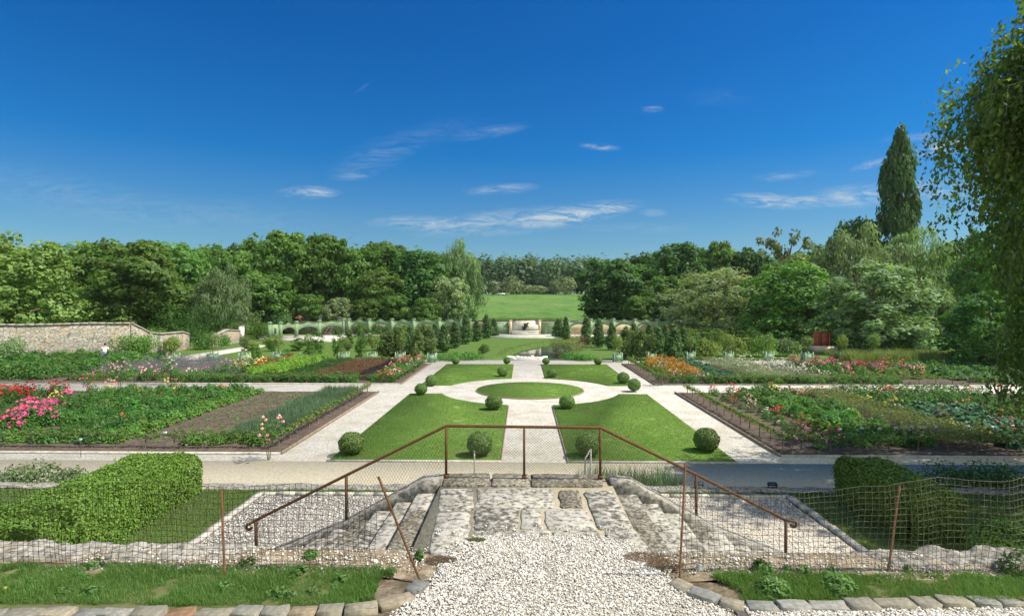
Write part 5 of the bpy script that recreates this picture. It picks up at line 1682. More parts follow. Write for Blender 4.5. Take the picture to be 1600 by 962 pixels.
for k in range(3):
    g = Geo(); nn = 620
    d = sphere_pts(nn) * rng.uniform(.45, 1.05, (nn, 1))
    g.leaves(d * np.array([.55, .55, .58]) * (1 + .15 * np.sin(4 * d[:, :1] + k)) + np.array([0, 0, 1.75]), d + np.array([0, 0, .4]) + .5 * rng.normal(size=(nn, 3)), .06 * rng.uniform(.7, 1.3, nn), .55)
    OT.append(g.mesh('crown', L[('cordonlime', 'cordon', 'pear')[k]]))
PLANT = [(271, 566, 'lowest'), (332, 564, ''), (382, 565, ''), (435, 563, ''), (481, 562, ''), (537.5, 564, ''), (582, 564, ''), (625.5, 564, ''), (675, 565.5, ''),
         (965, 565, ''), (1017.5, 563.5, ''), (1078, 563, ''), (1138, 563, ''), (1200.5, 563, ''), (1261, 564, ''), (1315.5, 564, ''), (1364, 564, '')]
ORD = ['first', 'second', 'third', 'fourth', 'fifth', 'sixth', 'seventh', 'eighth', 'ninth']
for i, (px, py, _) in enumerate(PLANT):
    p = P(px, py, 0.0)
    side, k = ('left', 8 - i) if i < 9 else ('right', i - 9)
    lab = 'pale green square planter with small orange tree, %s from the central path on the %s' % (ORD[k], side)
    rt = thing('orange_tree_planter', lab, 'planter', p, rng.uniform(-.1, .1), 'green planters along the rear path', (1.05, 1.05, 1.0))
    obj('box', me_box, rt); obj('frame', me_fr, rt); obj('soil', me_soil, rt); obj('trunk', me_tr, rt)
    c = obj('crown', OT[i % 3], rt)
    c.scale = (rng.uniform(.85, 1.1),) * 2 + (rng.uniform(.95, 1.1),)

# ------------------------------------------------------------------ young conical trees on the rear lawn
def slim(key, mat, prof, nclump, nleaf, leaf, rc, seed, flat=1.2, z0=.08):
    me, cl = crown_mesh('crown_' + key, L[mat], PROFILES[prof], 4.0, .75, nclump, nleaf, leaf, rc, seed, z0=z0, flat=flat, lobes=.18)
    return Geo().tube([[0, 0, -.15], [.01, 0, 1.0], [0, 0, 3.2]], [.07, .05, .015], 6).mesh('trunk_' + key, M['bark']), me


SL = {'conifer': slim('conifer', 'conifer', 'cone', 150, 34, .085, .3, 71), 'pear': slim('pear', 'pear', 'fastigiate', 110, 36, .085, .30, 72), 'loose': slim('loose', 'oak', 'tall', 60, 32, .09, .34, 73)}
rng = np.random.default_rng(123)


def slimtree(kind, px, py, ytop, wpx, label, name, group):
    p = P(px, py, 0.0)
    h = PY(px, ytop, p[1])[2]
    r = wpx / 2 / F * p[1] * 1.15
    z = float(hz(p[0], p[1]))
    rt = thing(name, label, 'tree', (p[0], p[1], z), rng.uniform(0, 6.28), group, (r / .75, r / .75, (h - z) / 4.0))
    obj('trunk', SL[kind][0], rt); obj('crown', SL[kind][1], rt)


CON_L = [(771.5, 526, 497, 15), (760, 529, 490, 17), (744.8, 533, 500, 17), (728, 537, 489, 19), (710.7, 543, 502, 18), (693, 550, 506, 21)]
CON_R = [(872.8, 527, 497, 19), (884.5, 531, 494, 13), (915.6, 539, 494, 17), (935.4, 543, 497, 18), (955.8, 547, 502, 18)]
for i, q in enumerate(CON_L):
    slimtree('conifer', *q, 'slender pointed conifer on the rear lawn, %s to the left of the fountain' % ORD[i], 'conifer_tree', 'conifers left of the fountain')
for i, q in enumerate(CON_R):
    slimtree('conifer', *q, 'slender pointed conifer on the rear lawn, %s to the right of the fountain' % ORD[i], 'conifer_tree', 'conifers right of the fountain')
PEARS = [(979, 561, 510, 24, 'pear'), (1000.5, 562, 514, 22, 'pear'), (1029, 563, 510, 22, 'conifer'), (1054, 563, 512, 26, 'conifer'),
         (671, 558, 510, 22, 'pear'), (651, 562, 514, 21, 'pear'), (628, 562, 512, 22, 'pear'), (607, 562, 516, 30, 'pear'), (563, 561, 514, 16, 'loose'), (527, 562, 513, 14, 'loose'),
         (497, 554, 518, 18, 'loose'), (484, 562, 532, 18, 'loose'), (466, 548, 528, 22, 'loose'), (424, 549, 531, 16, 'loose'), (545, 548, 514, 14, 'pear'), (618, 546, 510, 17, 'conifer'), (640, 548, 508, 17, 'conifer'), (660, 545, 506, 17, 'pear'), (679, 544, 505, 17, 'conifer'), (1040, 549, 506, 18, 'conifer'), (1068, 553, 511, 20, 'conifer'), (1015, 547, 505, 17, 'conifer'), (990, 549, 504, 18, 'conifer'), (572, 540, 514, 18, 'loose'), (590, 548, 514, 20, 'loose'), (447, 566, 545, 14, 'loose'), (400, 562, 542, 14, 'loose'), (1085, 560, 520, 26, 'loose')]
pl, pr = 0, 0
for (px, py, yt, w, kd) in PEARS:
    if py < 554 and kd != 'loose':
        lab = 'slim young tree in the second row of the rear lawn, %s of the stream' % ('left' if px < 800 else 'right')
    elif px > 800:
        pr += 1; lab = 'slim young fruit tree behind the right planters, %s of its row from the central path' % ORD[pr - 1]
    elif pl < 9:
        pl += 1; lab = 'slim young fruit tree behind the left planters, %s of its row from the central path' % ORD[pl - 1]
    else:
        lab = 'small loose young tree on the rear lawn left of the fruit tree rows'
    slimtree(kd, px, py, yt, w, lab, 'young_fruit_tree', 'young fruit trees on the rear lawn')

# rows of small bushes behind the right planters, plants by the bridge
SHR = [(1105, 560, 2.0, 2.0, 'cordonlime', 'rounded yellow green bush behind the third planter on the right'), (1145, 557, 2.4, 2.2, 'cordonlime', 'wide yellow green bush behind the fourth planter on the right'),
       (1190, 557, 2.3, 2.1, 'limedark', 'bright green bush between the fourth and fifth planters on the right'), (1228, 556, 1.7, 1.7, 'weeping', 'grey green bush left of the sixth planter on the right'),
       (1120, 545, 2.4, 2.6, 'mid', 'taller green shrub behind the yellow green bushes on the right'), (1175, 542, 2.2, 2.3, 'dark', 'dark shrub in the shade behind the bright bushes'),
       (1070, 540, 2.0, 2.6, 'mid', 'green shrub before the end of the right arcade'), (1410, 556, 2.0, 1.6, 'oak', 'dark shrub right of the last planter'),
       (1460, 555, 2.8, 1.8, 'limedark', 'pale green shrub beside the tall grass on the right'), (1500, 540, 4.0, 2.2, 'mid', 'broad green shrub bank behind the tall grass')]
for (px, py, r_, h_, mt, lab) in SHR:
    bush('shrub', lab, mt, px, py, r_ * .8, h_, .10, n=1500)
for (px, py, r_, h_, mt, lab) in ((735, 562, 1.5, .75, 'bean', 'low leafy bush along the rear path left of the bridge'), (700, 563, 1.6, .7, 'bean', 'low leafy bush along the rear path, farther left of the bridge'),
                                  (757, 558, .7, 1.6, 'oak', 'small upright shrub left of the bridge'), (890, 562, 1.2, .6, 'bean', 'low leafy bush along the rear path right of the bridge'),
                                  (912, 563, 1.2, .6, 'bean', 'low leafy bush along the rear path, farther right of the bridge'), (872, 559, 1.2, .9, 'greymix', 'greyish waterside shrub right of the bridge'),
                                  (893, 548, 2.0, 1.1, 'reed', 'yellowish waterside plants on the right stream bank'), (905, 543, 2.2, 1.5, 'redplant', 'reddish waterside plants at the stream bend'), (875, 543, 1.6, .8, 'reed', 'low yellowish plants on the far stream bank')):
    bush('waterside_shrub' if 'water' in lab or 'stream' in lab else 'low_shrub', lab, mt, px, py, r_, h_, .07, n=800)
mass('bank_grass', 'rough grass fringing the stream banks', 'reed', -2.5, 9, 53, 74, 9000, .16, .012, .8, 0.0, cat='grass')
me = bpy.data.objects['bank_grass'].data
co = np.empty(len(me.vertices) * 3); me.vertices.foreach_get('co', co); co = co.reshape(-1, 5, 3)
dd = stream_d(co[:, 0, 0], co[:, 0, 1])
co[:, :, 2] += hz(co[:, 0, 0], co[:, 0, 1])[:, None]
bad = (dd < .25) | (dd > 2.2)
co[bad] = co[~bad][0]
me.vertices.foreach_set('co', co.ravel()); me.update()

# clumps at the foot of the terrace wall and in the foreground grass
def tuft(name, label, mat, p, r_, h_, n, w, cat='grass tuft', lean=.8):
    a = rng.uniform(0, 6.28, n); d = r_ * rng.uniform(0, 1, n) ** .5
    b_ = np.c_[d * np.cos(a), d * np.sin(a), np.zeros(n)]
    o = Geo().blades(b_, h_ * rng.uniform(.6, 1.15, n) * (1.1 - .5 * d / r_), w, lean).build(name, L[mat], None, loc=tuple(p))
    return tag(o, label, cat)


for (px, py, lab, r_) in ((935, 762, 'tall grey green grass clump behind the landing, nearest the railing post', .75), (985, 763, 'tall grey green grass clump behind the landing, middle of the three', .7), (1035, 764, 'tall grey green grass clump behind the landing, farthest right of the three', .55)):
    p = P(px, py, .0); p[1] = 15.6; p[0] = PY(px, py, 15.6)[0]
    tuft('grass_clump', lab, 'leek', p, r_, .85, 700, .007, lean=.5)
for (px, r_, lab, mt) in ((30, 1.0, 'low bush by the sandy path at the left photo edge', 'weeping'), (100, .9, 'low feathery bush by the sandy path left of the hedge', 'weeping'), (1500, 1.1, 'dark low bush by the sandy path right of the hedge', 'dark'), (1560, 1.2, 'dark low bush by the sandy path at the right photo edge', 'dark')):
    p = PY(px, 750, 15.4)
    o = obj('low_bush', bush_mesh('low_bush', mt, r_, .85 if px > 800 else .7, 1600, .045), None, (p[0], 15.4, 0))
    tag(o, lab, 'shrub')
WEEDS = [(1208, 925, .20, .17, 'leafy weed clump beside the right kerb stones, nearer the stairs'), (1312, 918, .19, .15, 'leafy weed clump in the right grass strip, away from the stairs'), (1188, 890, .09, .14, 'small upright weed by the right dirt bank'),
         (655, 872, .05, .12, 'small weed by the leaning stake'), (455, 935, .06, .09, 'small leafy weed in the left grass strip'), (1595, 895, .22, .35, 'green weed in front of the right retaining wall at the photo edge'), (485, 870, .09, .1, 'small weed on the left dirt bank')]
for (px, py, r_, h_, lab) in WEEDS:
    p = P(px, py, UZ + .01)
    o = obj('weed', plant_mesh('weed', r_, h_, int(150 + 900 * r_), .03, .45), None, tuple(p))
    tag(o, lab, 'weed')
for (px, py, r_, lab) in ((690, 876, .13, 'brown mossy mat on the gravel by the leaning stake'), (1012, 872, .2, 'brown mossy mat at the right end of the landing'), (1040, 884, .16, 'brown mossy mat beside the right kerb stones'), (745, 845, .08, 'small brown moss patch at the landing front')):
    p = P(px, py, UZ); n = int(9000 * r_)
    a = rng.uniform(0, 6.28, n); d = r_ * rng.uniform(0, 1, n) ** .5
    stuff(Geo().leaves(np.c_[p[0] + d * np.cos(a) * 1.5, p[1] + d * np.sin(a) * .7, np.full(n, UZ + .02) + rng.uniform(0, .014, n)], rng.normal(size=(n, 3)) * .4 + np.array([0, 0, 1]), .008, .6).build('moss', L['redplant' if r_ > .1 else 'olive']), lab, 'moss')
SW_ = [plant_mesh('weed', .06, .07, 60, .02, .5) for _ in range(3)]
for k in range(46):
    x_ = rng.uniform(-6, -1.9) if k % 2 else rng.uniform(2.5, 6.8)
    o = obj('small_weed', SW_[k % 3], None, (x_, rng.uniform(6.1, 6.9), UZ + .015)); o.scale = (rng.uniform(.6, 1.6),) * 3
    tag(o, 'small leafy weed in the %s foreground grass strip' % ('left' if x_ < 0 else 'right'), 'weed', 'small weeds in the %s grass strip' % ('left' if x_ < 0 else 'right'))
rt = thing('dandelion', 'single yellow dandelion flower in the left foreground grass', 'flower', P(9, 932, UZ))
Geo().tube([[0, 0, 0], [.005, 0, .1]], .003, 5).build('stem', L['weed'], rt)
o_ = sphere_pts(40); o_[:, 2] = abs(o_[:, 2])
Geo().leaves(np.array([0, 0, .1]) + o_ * .014, o_, .012, .5).build('flower_head', L['yellow'], rt)

# ------------------------------------------------------------------ bridge, pipes, lamps, sign near the stairs
br = thing('stone_bridge', 'small pale stone footbridge over the stream at the end of the central path', 'bridge', (.36, 51.2, 0))
local(br, Geo().box((.36, 51.1, 0.0), (2.7, 1.6, .2))).build('deck', M['gravel'], br)
for s in (-1, 1):
    g = Geo()
    for k in range(5):
        rough_block(g, (.36 + s * (1.15 + .12 * k), 50.5 + .33 * k, -.1), (.36, .3, .34), rng.uniform(-.3, .3), .02, .03)
    local(br, g).build('parapet', M['whitestone'], br)
g = Geo()
for k in range(8):
    rough_block(g, (.36 - 1.2 + .34 * k, 51.95, -.1), (.32, .3, .3 + .05 * rng.normal()), rng.uniform(-.2, .2), .02, .03)
local(br, g).build('rear_kerb', M['whitestone'], br)

p = PY(743, 742, 13.4)
rt = thing('metal_pole', 'thin grey metal pole standing behind the landing', 'pole', (p[0], 13.4, TZ))
tp = PY(741, 706, 13.4)
Geo().tube([[0, 0, 0], [tp[0] - p[0], 0, tp[2] - TZ]], .02, 8).build('shaft', M['galv'], rt)
Geo().lathe([(.001, 0), (.024, 0), (.024, .03), (.001, .035)], (tp[0] - p[0], 0, tp[2] - TZ), 10).build('cap', M['galv'], rt)
a1, a2, b1 = PY(914, 717, 13.4), PY(923, 701, 13.4), PY(914, 740, 13.4)
rt = thing('metal_handrail', 'short grey metal handrail with slanted top behind the landing', 'handrail', (a1[0], 13.4, TZ))
Geo().tube([[0, 0, 0], [0, 0, a1[2] - TZ]], .018, 8).build('post', M['galv'], rt)
Geo().tube([[a2[0] - a1[0], 0, 0], [a2[0] - a1[0], 0, a2[2] - TZ]], .022, 8).build('post', M['galv'], rt)
Geo().tube([[0, 0, a1[2] - TZ], [a2[0] - a1[0], 0, a2[2] - TZ]], .018, 8).build('handle', M['galv'], rt)
p = PY(664, 748, 14.4)
rt = thing('garden_sign', 'small dark plate on a stake at the terrace edge left of the landing', 'sign', (p[0], 14.4, TZ))
Geo().tube([[0, 0, 0], [0, 0, p[2] - TZ]], .012, 6).build('stake', M['black'], rt)
o = Geo().box((0, 0, 0), (.26, .02, .1)).build('plate', M['rust'], rt, loc=(0, -.02, p[2] - TZ))
o.rotation_euler = (R(-30), 0, 0)
for px, lab in ((1092, 'dark garden spotlight on the terrace edge behind the right handrail'), (1207, 'dark garden spotlight on the terrace edge near the right hedge')):
    p = PY(px, 747, 14.7)
    rt = thing('garden_spotlight', lab, 'lamp', (p[0], 14.7, TZ + .06))
    Geo().box((0, 0, .10), (.24, .12, .07), taper=.2).build('housing', M['black'], rt)
    Geo().box((0, -.062, .10), (.18, .01, .04)).build('lens', M['carblue'], rt)
    Geo().tube([[-.1, 0, 0], [-.1, 0, .09]], .012, 5).tube([[.1, 0, 0], [.1, 0, .09]], .012, 5).build('bracket', M['black'], rt)

# ------------------------------------------------------------------ arcade, walls and fountain at the rear
YA = 86.5


def pillar(root, x, y, h, w=.46, z=.1):
    g = Geo()
    g.box((x, y, z + h / 2), (w, w, h)); g.box((x, y, z + .12), (w + .12, w + .12, .24)); g.box((x, y, z + h + .05), (w + .16, w + .16, .12)); g.box((x, y, z + h + .16), (w + .02, w + .02, .12))
    g.box((x, y - w / 2 - .012, z + h * .52), (w * .55, .03, h * .62))
    local(root, g).build('pillar', M['green'], root)


def bay(root, a, b, zt, z=.1, rise=.32, arch=True):
    """a trellis panel with an arched opening between two pillars a and b (x, y)"""
    a, b = np.array(a, float), np.array(b, float)
    d = b - a; w = np.linalg.norm(d); d = d / w
    n = 18
    top, low = [], []
    for i in range(n + 1):
        u = i / n
        top.append((u * w, zt + rise * math.exp(-((u - .5) / .2) ** 2) * .8 + .06 * math.cos(u * 6.28 * 2)))
        q = (u - .5) * 2
        low.append((u * w, z + (zt - z) * (.36 + .46 * math.sqrt(max(0, 1 - (abs(q) / 0.97) ** 2.2)) if abs(q) < .97 else .30)) if arch else (u * w, z))
    g = Geo()
    nr = np.array([-d[1], d[0]])
    vs = []
    for sgn in (-.05, .05):
        for pts in (low, top):
            for (uu_, zz_) in pts:
                xy = a + d * uu_ + nr * sgn
                vs.append([xy[0], xy[1], zz_])
    m = n + 1
    f = []
    for i in range(n):
        f += [[i, i + 1, m + i + 1, m + i], [2 * m + i + 1, 2 * m + i, 3 * m + i, 3 * m + i + 1], [m + i, m + i + 1, 3 * m + i + 1, 3 * m + i], [i + 1, i, 2 * m + i, 2 * m + i + 1]]
    g.add(vs, f)
    # raised mouldings along the arch and the top
    for pts, r_ in ((low, .055), (top, .05)):
        q = np.array([[*(a + d * uu_ - nr * .06), zz_] for (uu_, zz_) in pts])
        g.tube(q, r_, 5)
    local(root, g).build('arch_panel', M['green'], root)


ar = thing('trellis_arcade', 'green trellis arcade with arched bays left of the fountain', 'arcade', (-16, YA, 0))
pxs = [545, 577, 612.5, 646.5, 686.5, 721, 734]
px_l = [PY(px, 510, YA)[0] for px in pxs]
prev = PY(537, 510, YA)[0]
pillar(ar, prev, YA, 2.2)
for i, x in enumerate(px_l):
    pillar(ar, x, YA, 2.25)
    if i > 0 and x - px_l[i - 1] > 2:
        bay(ar, (px_l[i - 1] + .2, YA), (x - .2, YA), 2.1)
ar2 = thing('trellis_arcade', 'green trellis wing with an oval panel angled forward at the left end', 'arcade', (-33, 80, 0))
W = [(P(421, 531, .1)), (P(438, 530, .1)), (P(463, 528, .1)), (P(499, 525.5, .1)), (PY(536, 510, YA))]
for i, p in enumerate(W[:4]):
    pillar(ar2, p[0], p[1], 2.15, .42)
    q = W[i + 1]
    if i == 0:
        g = Geo()
        dx_, dy_ = q[0] - p[0], q[1] - p[1]
        rz = math.atan2(dy_, dx_)
        g.box(((p[0] + q[0]) / 2, (p[1] + q[1]) / 2, 1.1), (math.hypot(dx_, dy_) - .3, .1, 2.0), rz)
        local(ar2, g).build('panel', M['green'], ar2)
        g = Geo(); c = np.array([(p[0] + q[0]) / 2, (p[1] + q[1]) / 2 - .09, 1.25]); t = np.linspace(0, 6.283, 25)
        g.tube(np.c_[c[0] + .26 * np.cos(t), np.full(25, c[1]), c[2] + .42 * np.sin(t)], .05, 5)
        local(ar2, g).build('oval_frame', M['green'], ar2)
        g = Geo(); k = 24; tt = np.linspace(0, 6.283, k, endpoint=False)
        g.add(np.r_[np.c_[c[0] + .25 * np.cos(tt), np.full(k, c[1] + .02), c[2] + .41 * np.sin(tt)], np.c_[c[0] + .25 * np.cos(tt), np.full(k, c[1] - .012), c[2] + .41 * np.sin(tt)]], [[i_, (i_ + 1) % k, k + (i_ + 1) % k, k + i_] for i_ in range(k)])
        g.f.append(np.array([[k + i_ for i_ in range(k)]]))
        local(ar2, g).build('oval_dark_disc', M['slate'], ar2)  # solid dark disc, its colour standing in for the shade of an opening
    elif i < 4:
        bay(ar2, p[:2], q[:2], 2.0, rise=.18)
ar3 = thing('trellis_arcade', 'green trellis arcade with arched bays right of the fountain', 'arcade', (15, YA, 0))
px_r = [PY(px, 510, YA)[0] for px in (887, 923, 958, 992, 1027, 1062)]
for i, x in enumerate(px_r):
    pillar(ar3, x, YA, 2.25)
    if i:
        bay(ar3, (px_r[i - 1] + .2, YA), (x - .2, YA), 2.1)
# stone wall behind
wl = thing('boundary_wall', 'pale rendered boundary wall behind the fountain and the right arcade', 'wall', (0, 88.2, 0))
xl, xr = PY(700, 510, 88.2)[0], 26.0
local(wl, Geo().box(((xl + xr) / 2, 88.2, 1.0), (xr - xl, .4, 2.1))).build('wall', M['render'], wl)
local(wl, Geo().box(((xl + xr) / 2, 88.2, 2.14), (xr - xl, .62, .16))).build('coping', M['slate'], wl)
wl = thing('boundary_wall', 'low stone boundary wall behind the left arcade', 'wall', (-22, 89.5, 0))
local(wl, Geo().box(((-36 + xl) / 2, 89.5, .9), (xl + 36, .4, 1.9))).build('wall', M['wall'], wl)
local(wl, Geo().box(((-36 + xl) / 2, 89.5, 1.9), (xl + 36, .56, .14))).build('coping', M['walltop'], wl)
for i, (px0, px1) in enumerate(((548, 575), (580, 610), (615, 645), (650, 684), (690, 719))):
    x0, x1 = PY(px0, 510, 88)[0], PY(px1, 510, 88)[0]
    o = obj('wall_shrub', bush_mesh('wall_shrub', ('oak', 'dark', 'mid')[i % 3], (x1 - x0) * .55, 1.9, 900, .10), None, ((x0 + x1) / 2, 88.4, 0.05))
    tag(o, 'shrub trained behind the %s arch from the left of the green arcade' % ORD[i], 'shrub', 'shrubs behind the left arcade')
# green flat panels next to the fountain
for px0, px1, lab in ((757, 794, 'flat green trellis screen left of the fountain'), (846, 884, 'flat green trellis screen right of the fountain')):
    x0, x1 = PY(px0, 510, YA)[0], PY(px1, 510, YA)[0]
    rt = thing('trellis_screen', lab, 'trellis', ((x0 + x1) / 2, 87.7, .1))
    Geo().box((0, 0, .95), (x1 - x0, .08, 1.9)).build('panel', M['green'], rt)
    g = Geo()
    s = 1 if px0 < 800 else -1
    w_ = x1 - x0
    g.tube([[s * w_ * .3, -.07, .1], [s * w_ * .3, -.07, 1.7], [s * w_ * .05, -.07, 1.7], [-s * w_ * .2, -.07, 1.3], [-s * w_ * .45, -.07, 1.2]], .05, 5)
    g.box((0, -.06, 1.87), (w_, .08, .1)).box((0, -.06, .06), (w_, .08, .12))
    g.build('moulding', M['greenpale'], rt)
fx = PY(820.5, 510, 87)[0]
fo = thing('wall_fountain', 'pale stone wall fountain with rayed niche, two piers and a rounded basin', 'fountain', (fx, 87.4, .1))
Geo().box((0, .25, 1.05), (4.1, .3, 2.1)).build('niche', M['whitestone'], fo)
g = Geo()
for k in range(17):
    a_ = math.pi * (k / 16)
    r0_, r1_ = .45, 2.4
    x1_, z1_ = r1_ * math.cos(a_), .55 + r1_ * math.sin(a_) * .9
    sc_ = min(1, 1.95 / max(abs(x1_), .01), 1.45 / max(z1_ - .55, .01) if z1_ > .55 else 1)
    g.tube([[r0_ * math.cos(a_), .08, .55 + r0_ * math.sin(a_)], [x1_ * sc_, .08, .55 + (z1_ - .55) * sc_]], .035, 4)
g.build('rays', M['render'], fo)
for s in (-1, 1):
    Geo().box((s * 2.2, .15, 1.05), (.42, .55, 2.1)).box((s * 2.2, .15, 2.14), (.56, .68, .1)).build('pier', M['render'], fo)
Geo().box((0, .2, 2.16), (4.0, .6, .12)).build('cornice', M['slate'], fo)
g = Geo()
t = np.linspace(math.pi, 2 * math.pi, 25)
for (ro, ri, z0_, z1_) in ((2.05, 1.8, 0, .5), (2.15, 1.75, .5, .6)):
    po, pi_ = np.c_[ro * np.cos(t), ro * .55 * np.sin(t)], np.c_[ri * np.cos(t), ri * .55 * np.sin(t)]
    g.prism(np.r_[po, pi_[::-1]], z0_, z1_)
g.build('basin', M['whitestone'], fo)
g = Geo().prism(np.c_[1.8 * np.cos(t), 1.8 * .55 * np.sin(t)], .3, .42)
g.build('water', M['water'], fo)
# dark rearing figure in the niche
sm = bpy.data.meshes.new('statue')
V_ = [(0, 0, .45), (.02, 0, .75), (.10, 0, 1.05), (.22, -.03, 1.28), (.38, -.08, 1.42), (.55, -.1, 1.36), (-.12, -.1, .95), (-.30, -.2, .80), (.32, -.2, .95), (.44, -.28, .72), (-.18, .02, .42), (-.34, -.02, .62), (-.30, -.04, .88), (-.05, 0, 1.25), (-.2, 0, 1.36)]
E_ = [(0, 1), (1, 2), (2, 3), (3, 4), (4, 5), (1, 6), (6, 7), (2, 8), (8, 9), (0, 10), (10, 11), (11, 12), (2, 13), (13, 14)]
RR = [.24, .25, .23, .16, .13, .06, .1, .05, .1, .05, .14, .10, .05, .13, .07]


def skin_mesh(name, V_, E_, RR, mat, sub=1):
    m_ = bpy.data.meshes.new(name)
    m_.from_pydata(V_, E_, [])
    o_ = bpy.data.objects.new(name, m_)
    COL.objects.link(o_)
    o_.modifiers.new('Skin', 'SKIN'); s_ = o_.modifiers.new('Sub', 'SUBSURF'); s_.levels = s_.render_levels = sub
    for i, r_ in enumerate(RR):
        m_.skin_vertices[0].data[i].radius = (r_, r_)
    m_.skin_vertices[0].data[0].use_root = True
    dg = bpy.context.evaluated_depsgraph_get()
    me_ = bpy.data.meshes.new_from_object(o_.evaluated_get(dg))
    bpy.data.objects.remove(o_)
    me_.materials.clear(); me_.materials.append(mat)
    for p_ in me_.polygons:
        p_.use_smooth = True
    return me_


def add_skin_layer(V_, E_, RR, mat, name, sub=1):
    m_ = bpy.data.meshes.new('tmp'); m_.from_pydata(V_, E_, [])
    return skin_mesh(name, V_, E_, RR, mat, sub)


bpy.data.meshes.remove(sm)
o = obj('statue', skin_mesh('statue', V_, E_, RR, M['bronze']), None, (fx, 87.25, .5))
o.scale = (1.15, 1.0, .95)
tag(o, 'dark rearing bronze figure before the rayed niche of the fountain', 'statue')

# gate pillars and shed with red roof behind the left wing
for px, lab in ((500, 'white capped gate pillar above the left trellis wing, the left one'), (529.5, 'white capped gate pillar above the left trellis wing, the right one')):
    p = PY(px, 497, 93)
    rt = thing('gate_pillar', lab, 'pillar', (p[0], 93, 0))
    Geo().box((0, 0, 1.1), (.6, .6, 2.2)).build('shaft', M['render'], rt)
    Geo().box((0, 0, 2.28), (.85, .85, .16)).box((0, 0, 2.45), (.6, .6, .2)).box((0, 0, 2.6), (.9, .9, .12)).build('cap', M['whitestone'], rt)
p = PY(446, 500, 98)
rt = thing('garden_shed', 'small pale stone outbuilding with red tiled roof behind the left trellis', 'building', (p[0], 98, 0), R(-12))
Geo().box((0, 0, 1.0), (6.0, 4.5, 2.0)).build('wall', M['render'], rt)
g = Geo(); g.add([[-3.3, -2.5, 1.95], [3.3, -2.5, 1.95], [3.3, 2.5, 1.95], [-3.3, 2.5, 1.95], [-1.2, 0, 3.5], [1.2, 0, 3.5]], [[0, 1, 5, 4], [2, 3, 4, 5]])
g.f.append(np.array([[1, 2, 5], [3, 0, 4]])); g.f.append(np.array([[3, 2, 1, 0]]))
g.build('roof', M['tile'], rt)
Geo().box((.9, -2.27, .85), (1.0, .06, 1.7)).build('door', M['redwood'], rt)
# wooden fence section between the pillars
a_, b_ = PY(503, 510, 90.5), PY(527, 510, 90.5)
rt = thing('wooden_gate', 'pale cross braced wooden gate between the capped gate pillars', 'gate', ((a_[0] + b_[0]) / 2, 88.4, 0))
w_ = b_[0] - a_[0]
g = Geo().box((0, 0, .25), (w_, .05, .09)).box((0, 0, 1.15), (w_, .05, .09))
g.build('rail', M['board'], rt)
g = Geo()
for k in range(4):
    x0 = -w_ / 2 + k * w_ / 4
    g.tube([[x0, -.04, .28], [x0 + w_ / 4, -.04, 1.12]], .03, 4).tube([[x0, -.04, 1.12], [x0 + w_ / 4, -.04, .28]], .03, 4)
g.build('brace', M['board'], rt)

# old stone wall at the left
ow = thing('old_stone_wall', 'tall old limestone garden wall with grey top along the left side', 'wall', (-36, 48, 0))
zt = 3.05
a_, b_ = np.array([PY(-120, 510, 45)[0], 45.0]), np.array([PY(203, 507, 53)[0], 53.0])
c_ = np.array([PY(232, 530, 54.5)[0], 54.5]); d_ = np.array([PY(292, 530, 62)[0], 62.0])
pts = [(a_, 3.1), (b_, 3.1), (c_, 2.1), (c_ + (d_ - c_) * .2, 1.9), (c_ + (d_ - c_) * .8, 1.85), (d_, 1.5)]


def thick_wall(root, pts, t, mat, capmat):
    g, gc = Geo(), Geo()
    for (p, z0_), (q, z1_) in zip(pts[:-1], pts[1:]):
        d = q - p; w = np.linalg.norm(d); d = d / w; nr = np.array([-d[1], d[0]]) * t / 2
        n_ = max(2, int(w / .6))
        us = np.linspace(0, 1, n_ + 1)
        base = [p + (q - p) * u for u in us]
        zs_ = [z0_ + (z1_ - z0_) * u + .05 * math.sin(9 * u * w) * .5 for u in us]
        v = []
        for b_, z_ in zip(base, zs_):
            v += [[*(b_ - nr), -.3], [*(b_ - nr), z_], [*(b_ + nr), z_], [*(b_ + nr), -.3]]
        f = []
        for i in range(n_):
            f += [[4 * i + k, 4 * i + 4 + k, 4 * i + 4 + (k + 1) % 4, 4 * i + (k + 1) % 4] for k in range(3)]
        f += [[0, 1, 2, 3], [4 * n_ + 3, 4 * n_ + 2, 4 * n_ + 1, 4 * n_]]
        g.add(v, f)
        for i in range(n_):
            e0, e1 = base[i] + (base[i + 1] - base[i]) * .01, base[i + 1] - (base[i + 1] - base[i]) * .01
            h_ = .12 + .03 * rng.uniform()
            k_ = 1.22 + .1 * rng.uniform()
            vv_ = []
            for b_, z_ in ((e0, zs_[i]), (e1, zs_[i + 1])):
                vv_ += [[*(b_ - nr * k_), z_ + .003], [*(b_ - nr * k_), z_ + h_], [*(b_ + nr * k_), z_ + h_], [*(b_ + nr * k_), z_ + .003]]
            gc.add(vv_, [[0, 4, 5, 1], [1, 5, 6, 2], [2, 6, 7, 3], [3, 7, 4, 0], [0, 1, 2, 3], [7, 6, 5, 4]])
    local(root, g).build('wall', mat, root); local(root, gc).build('coping', capmat, root)


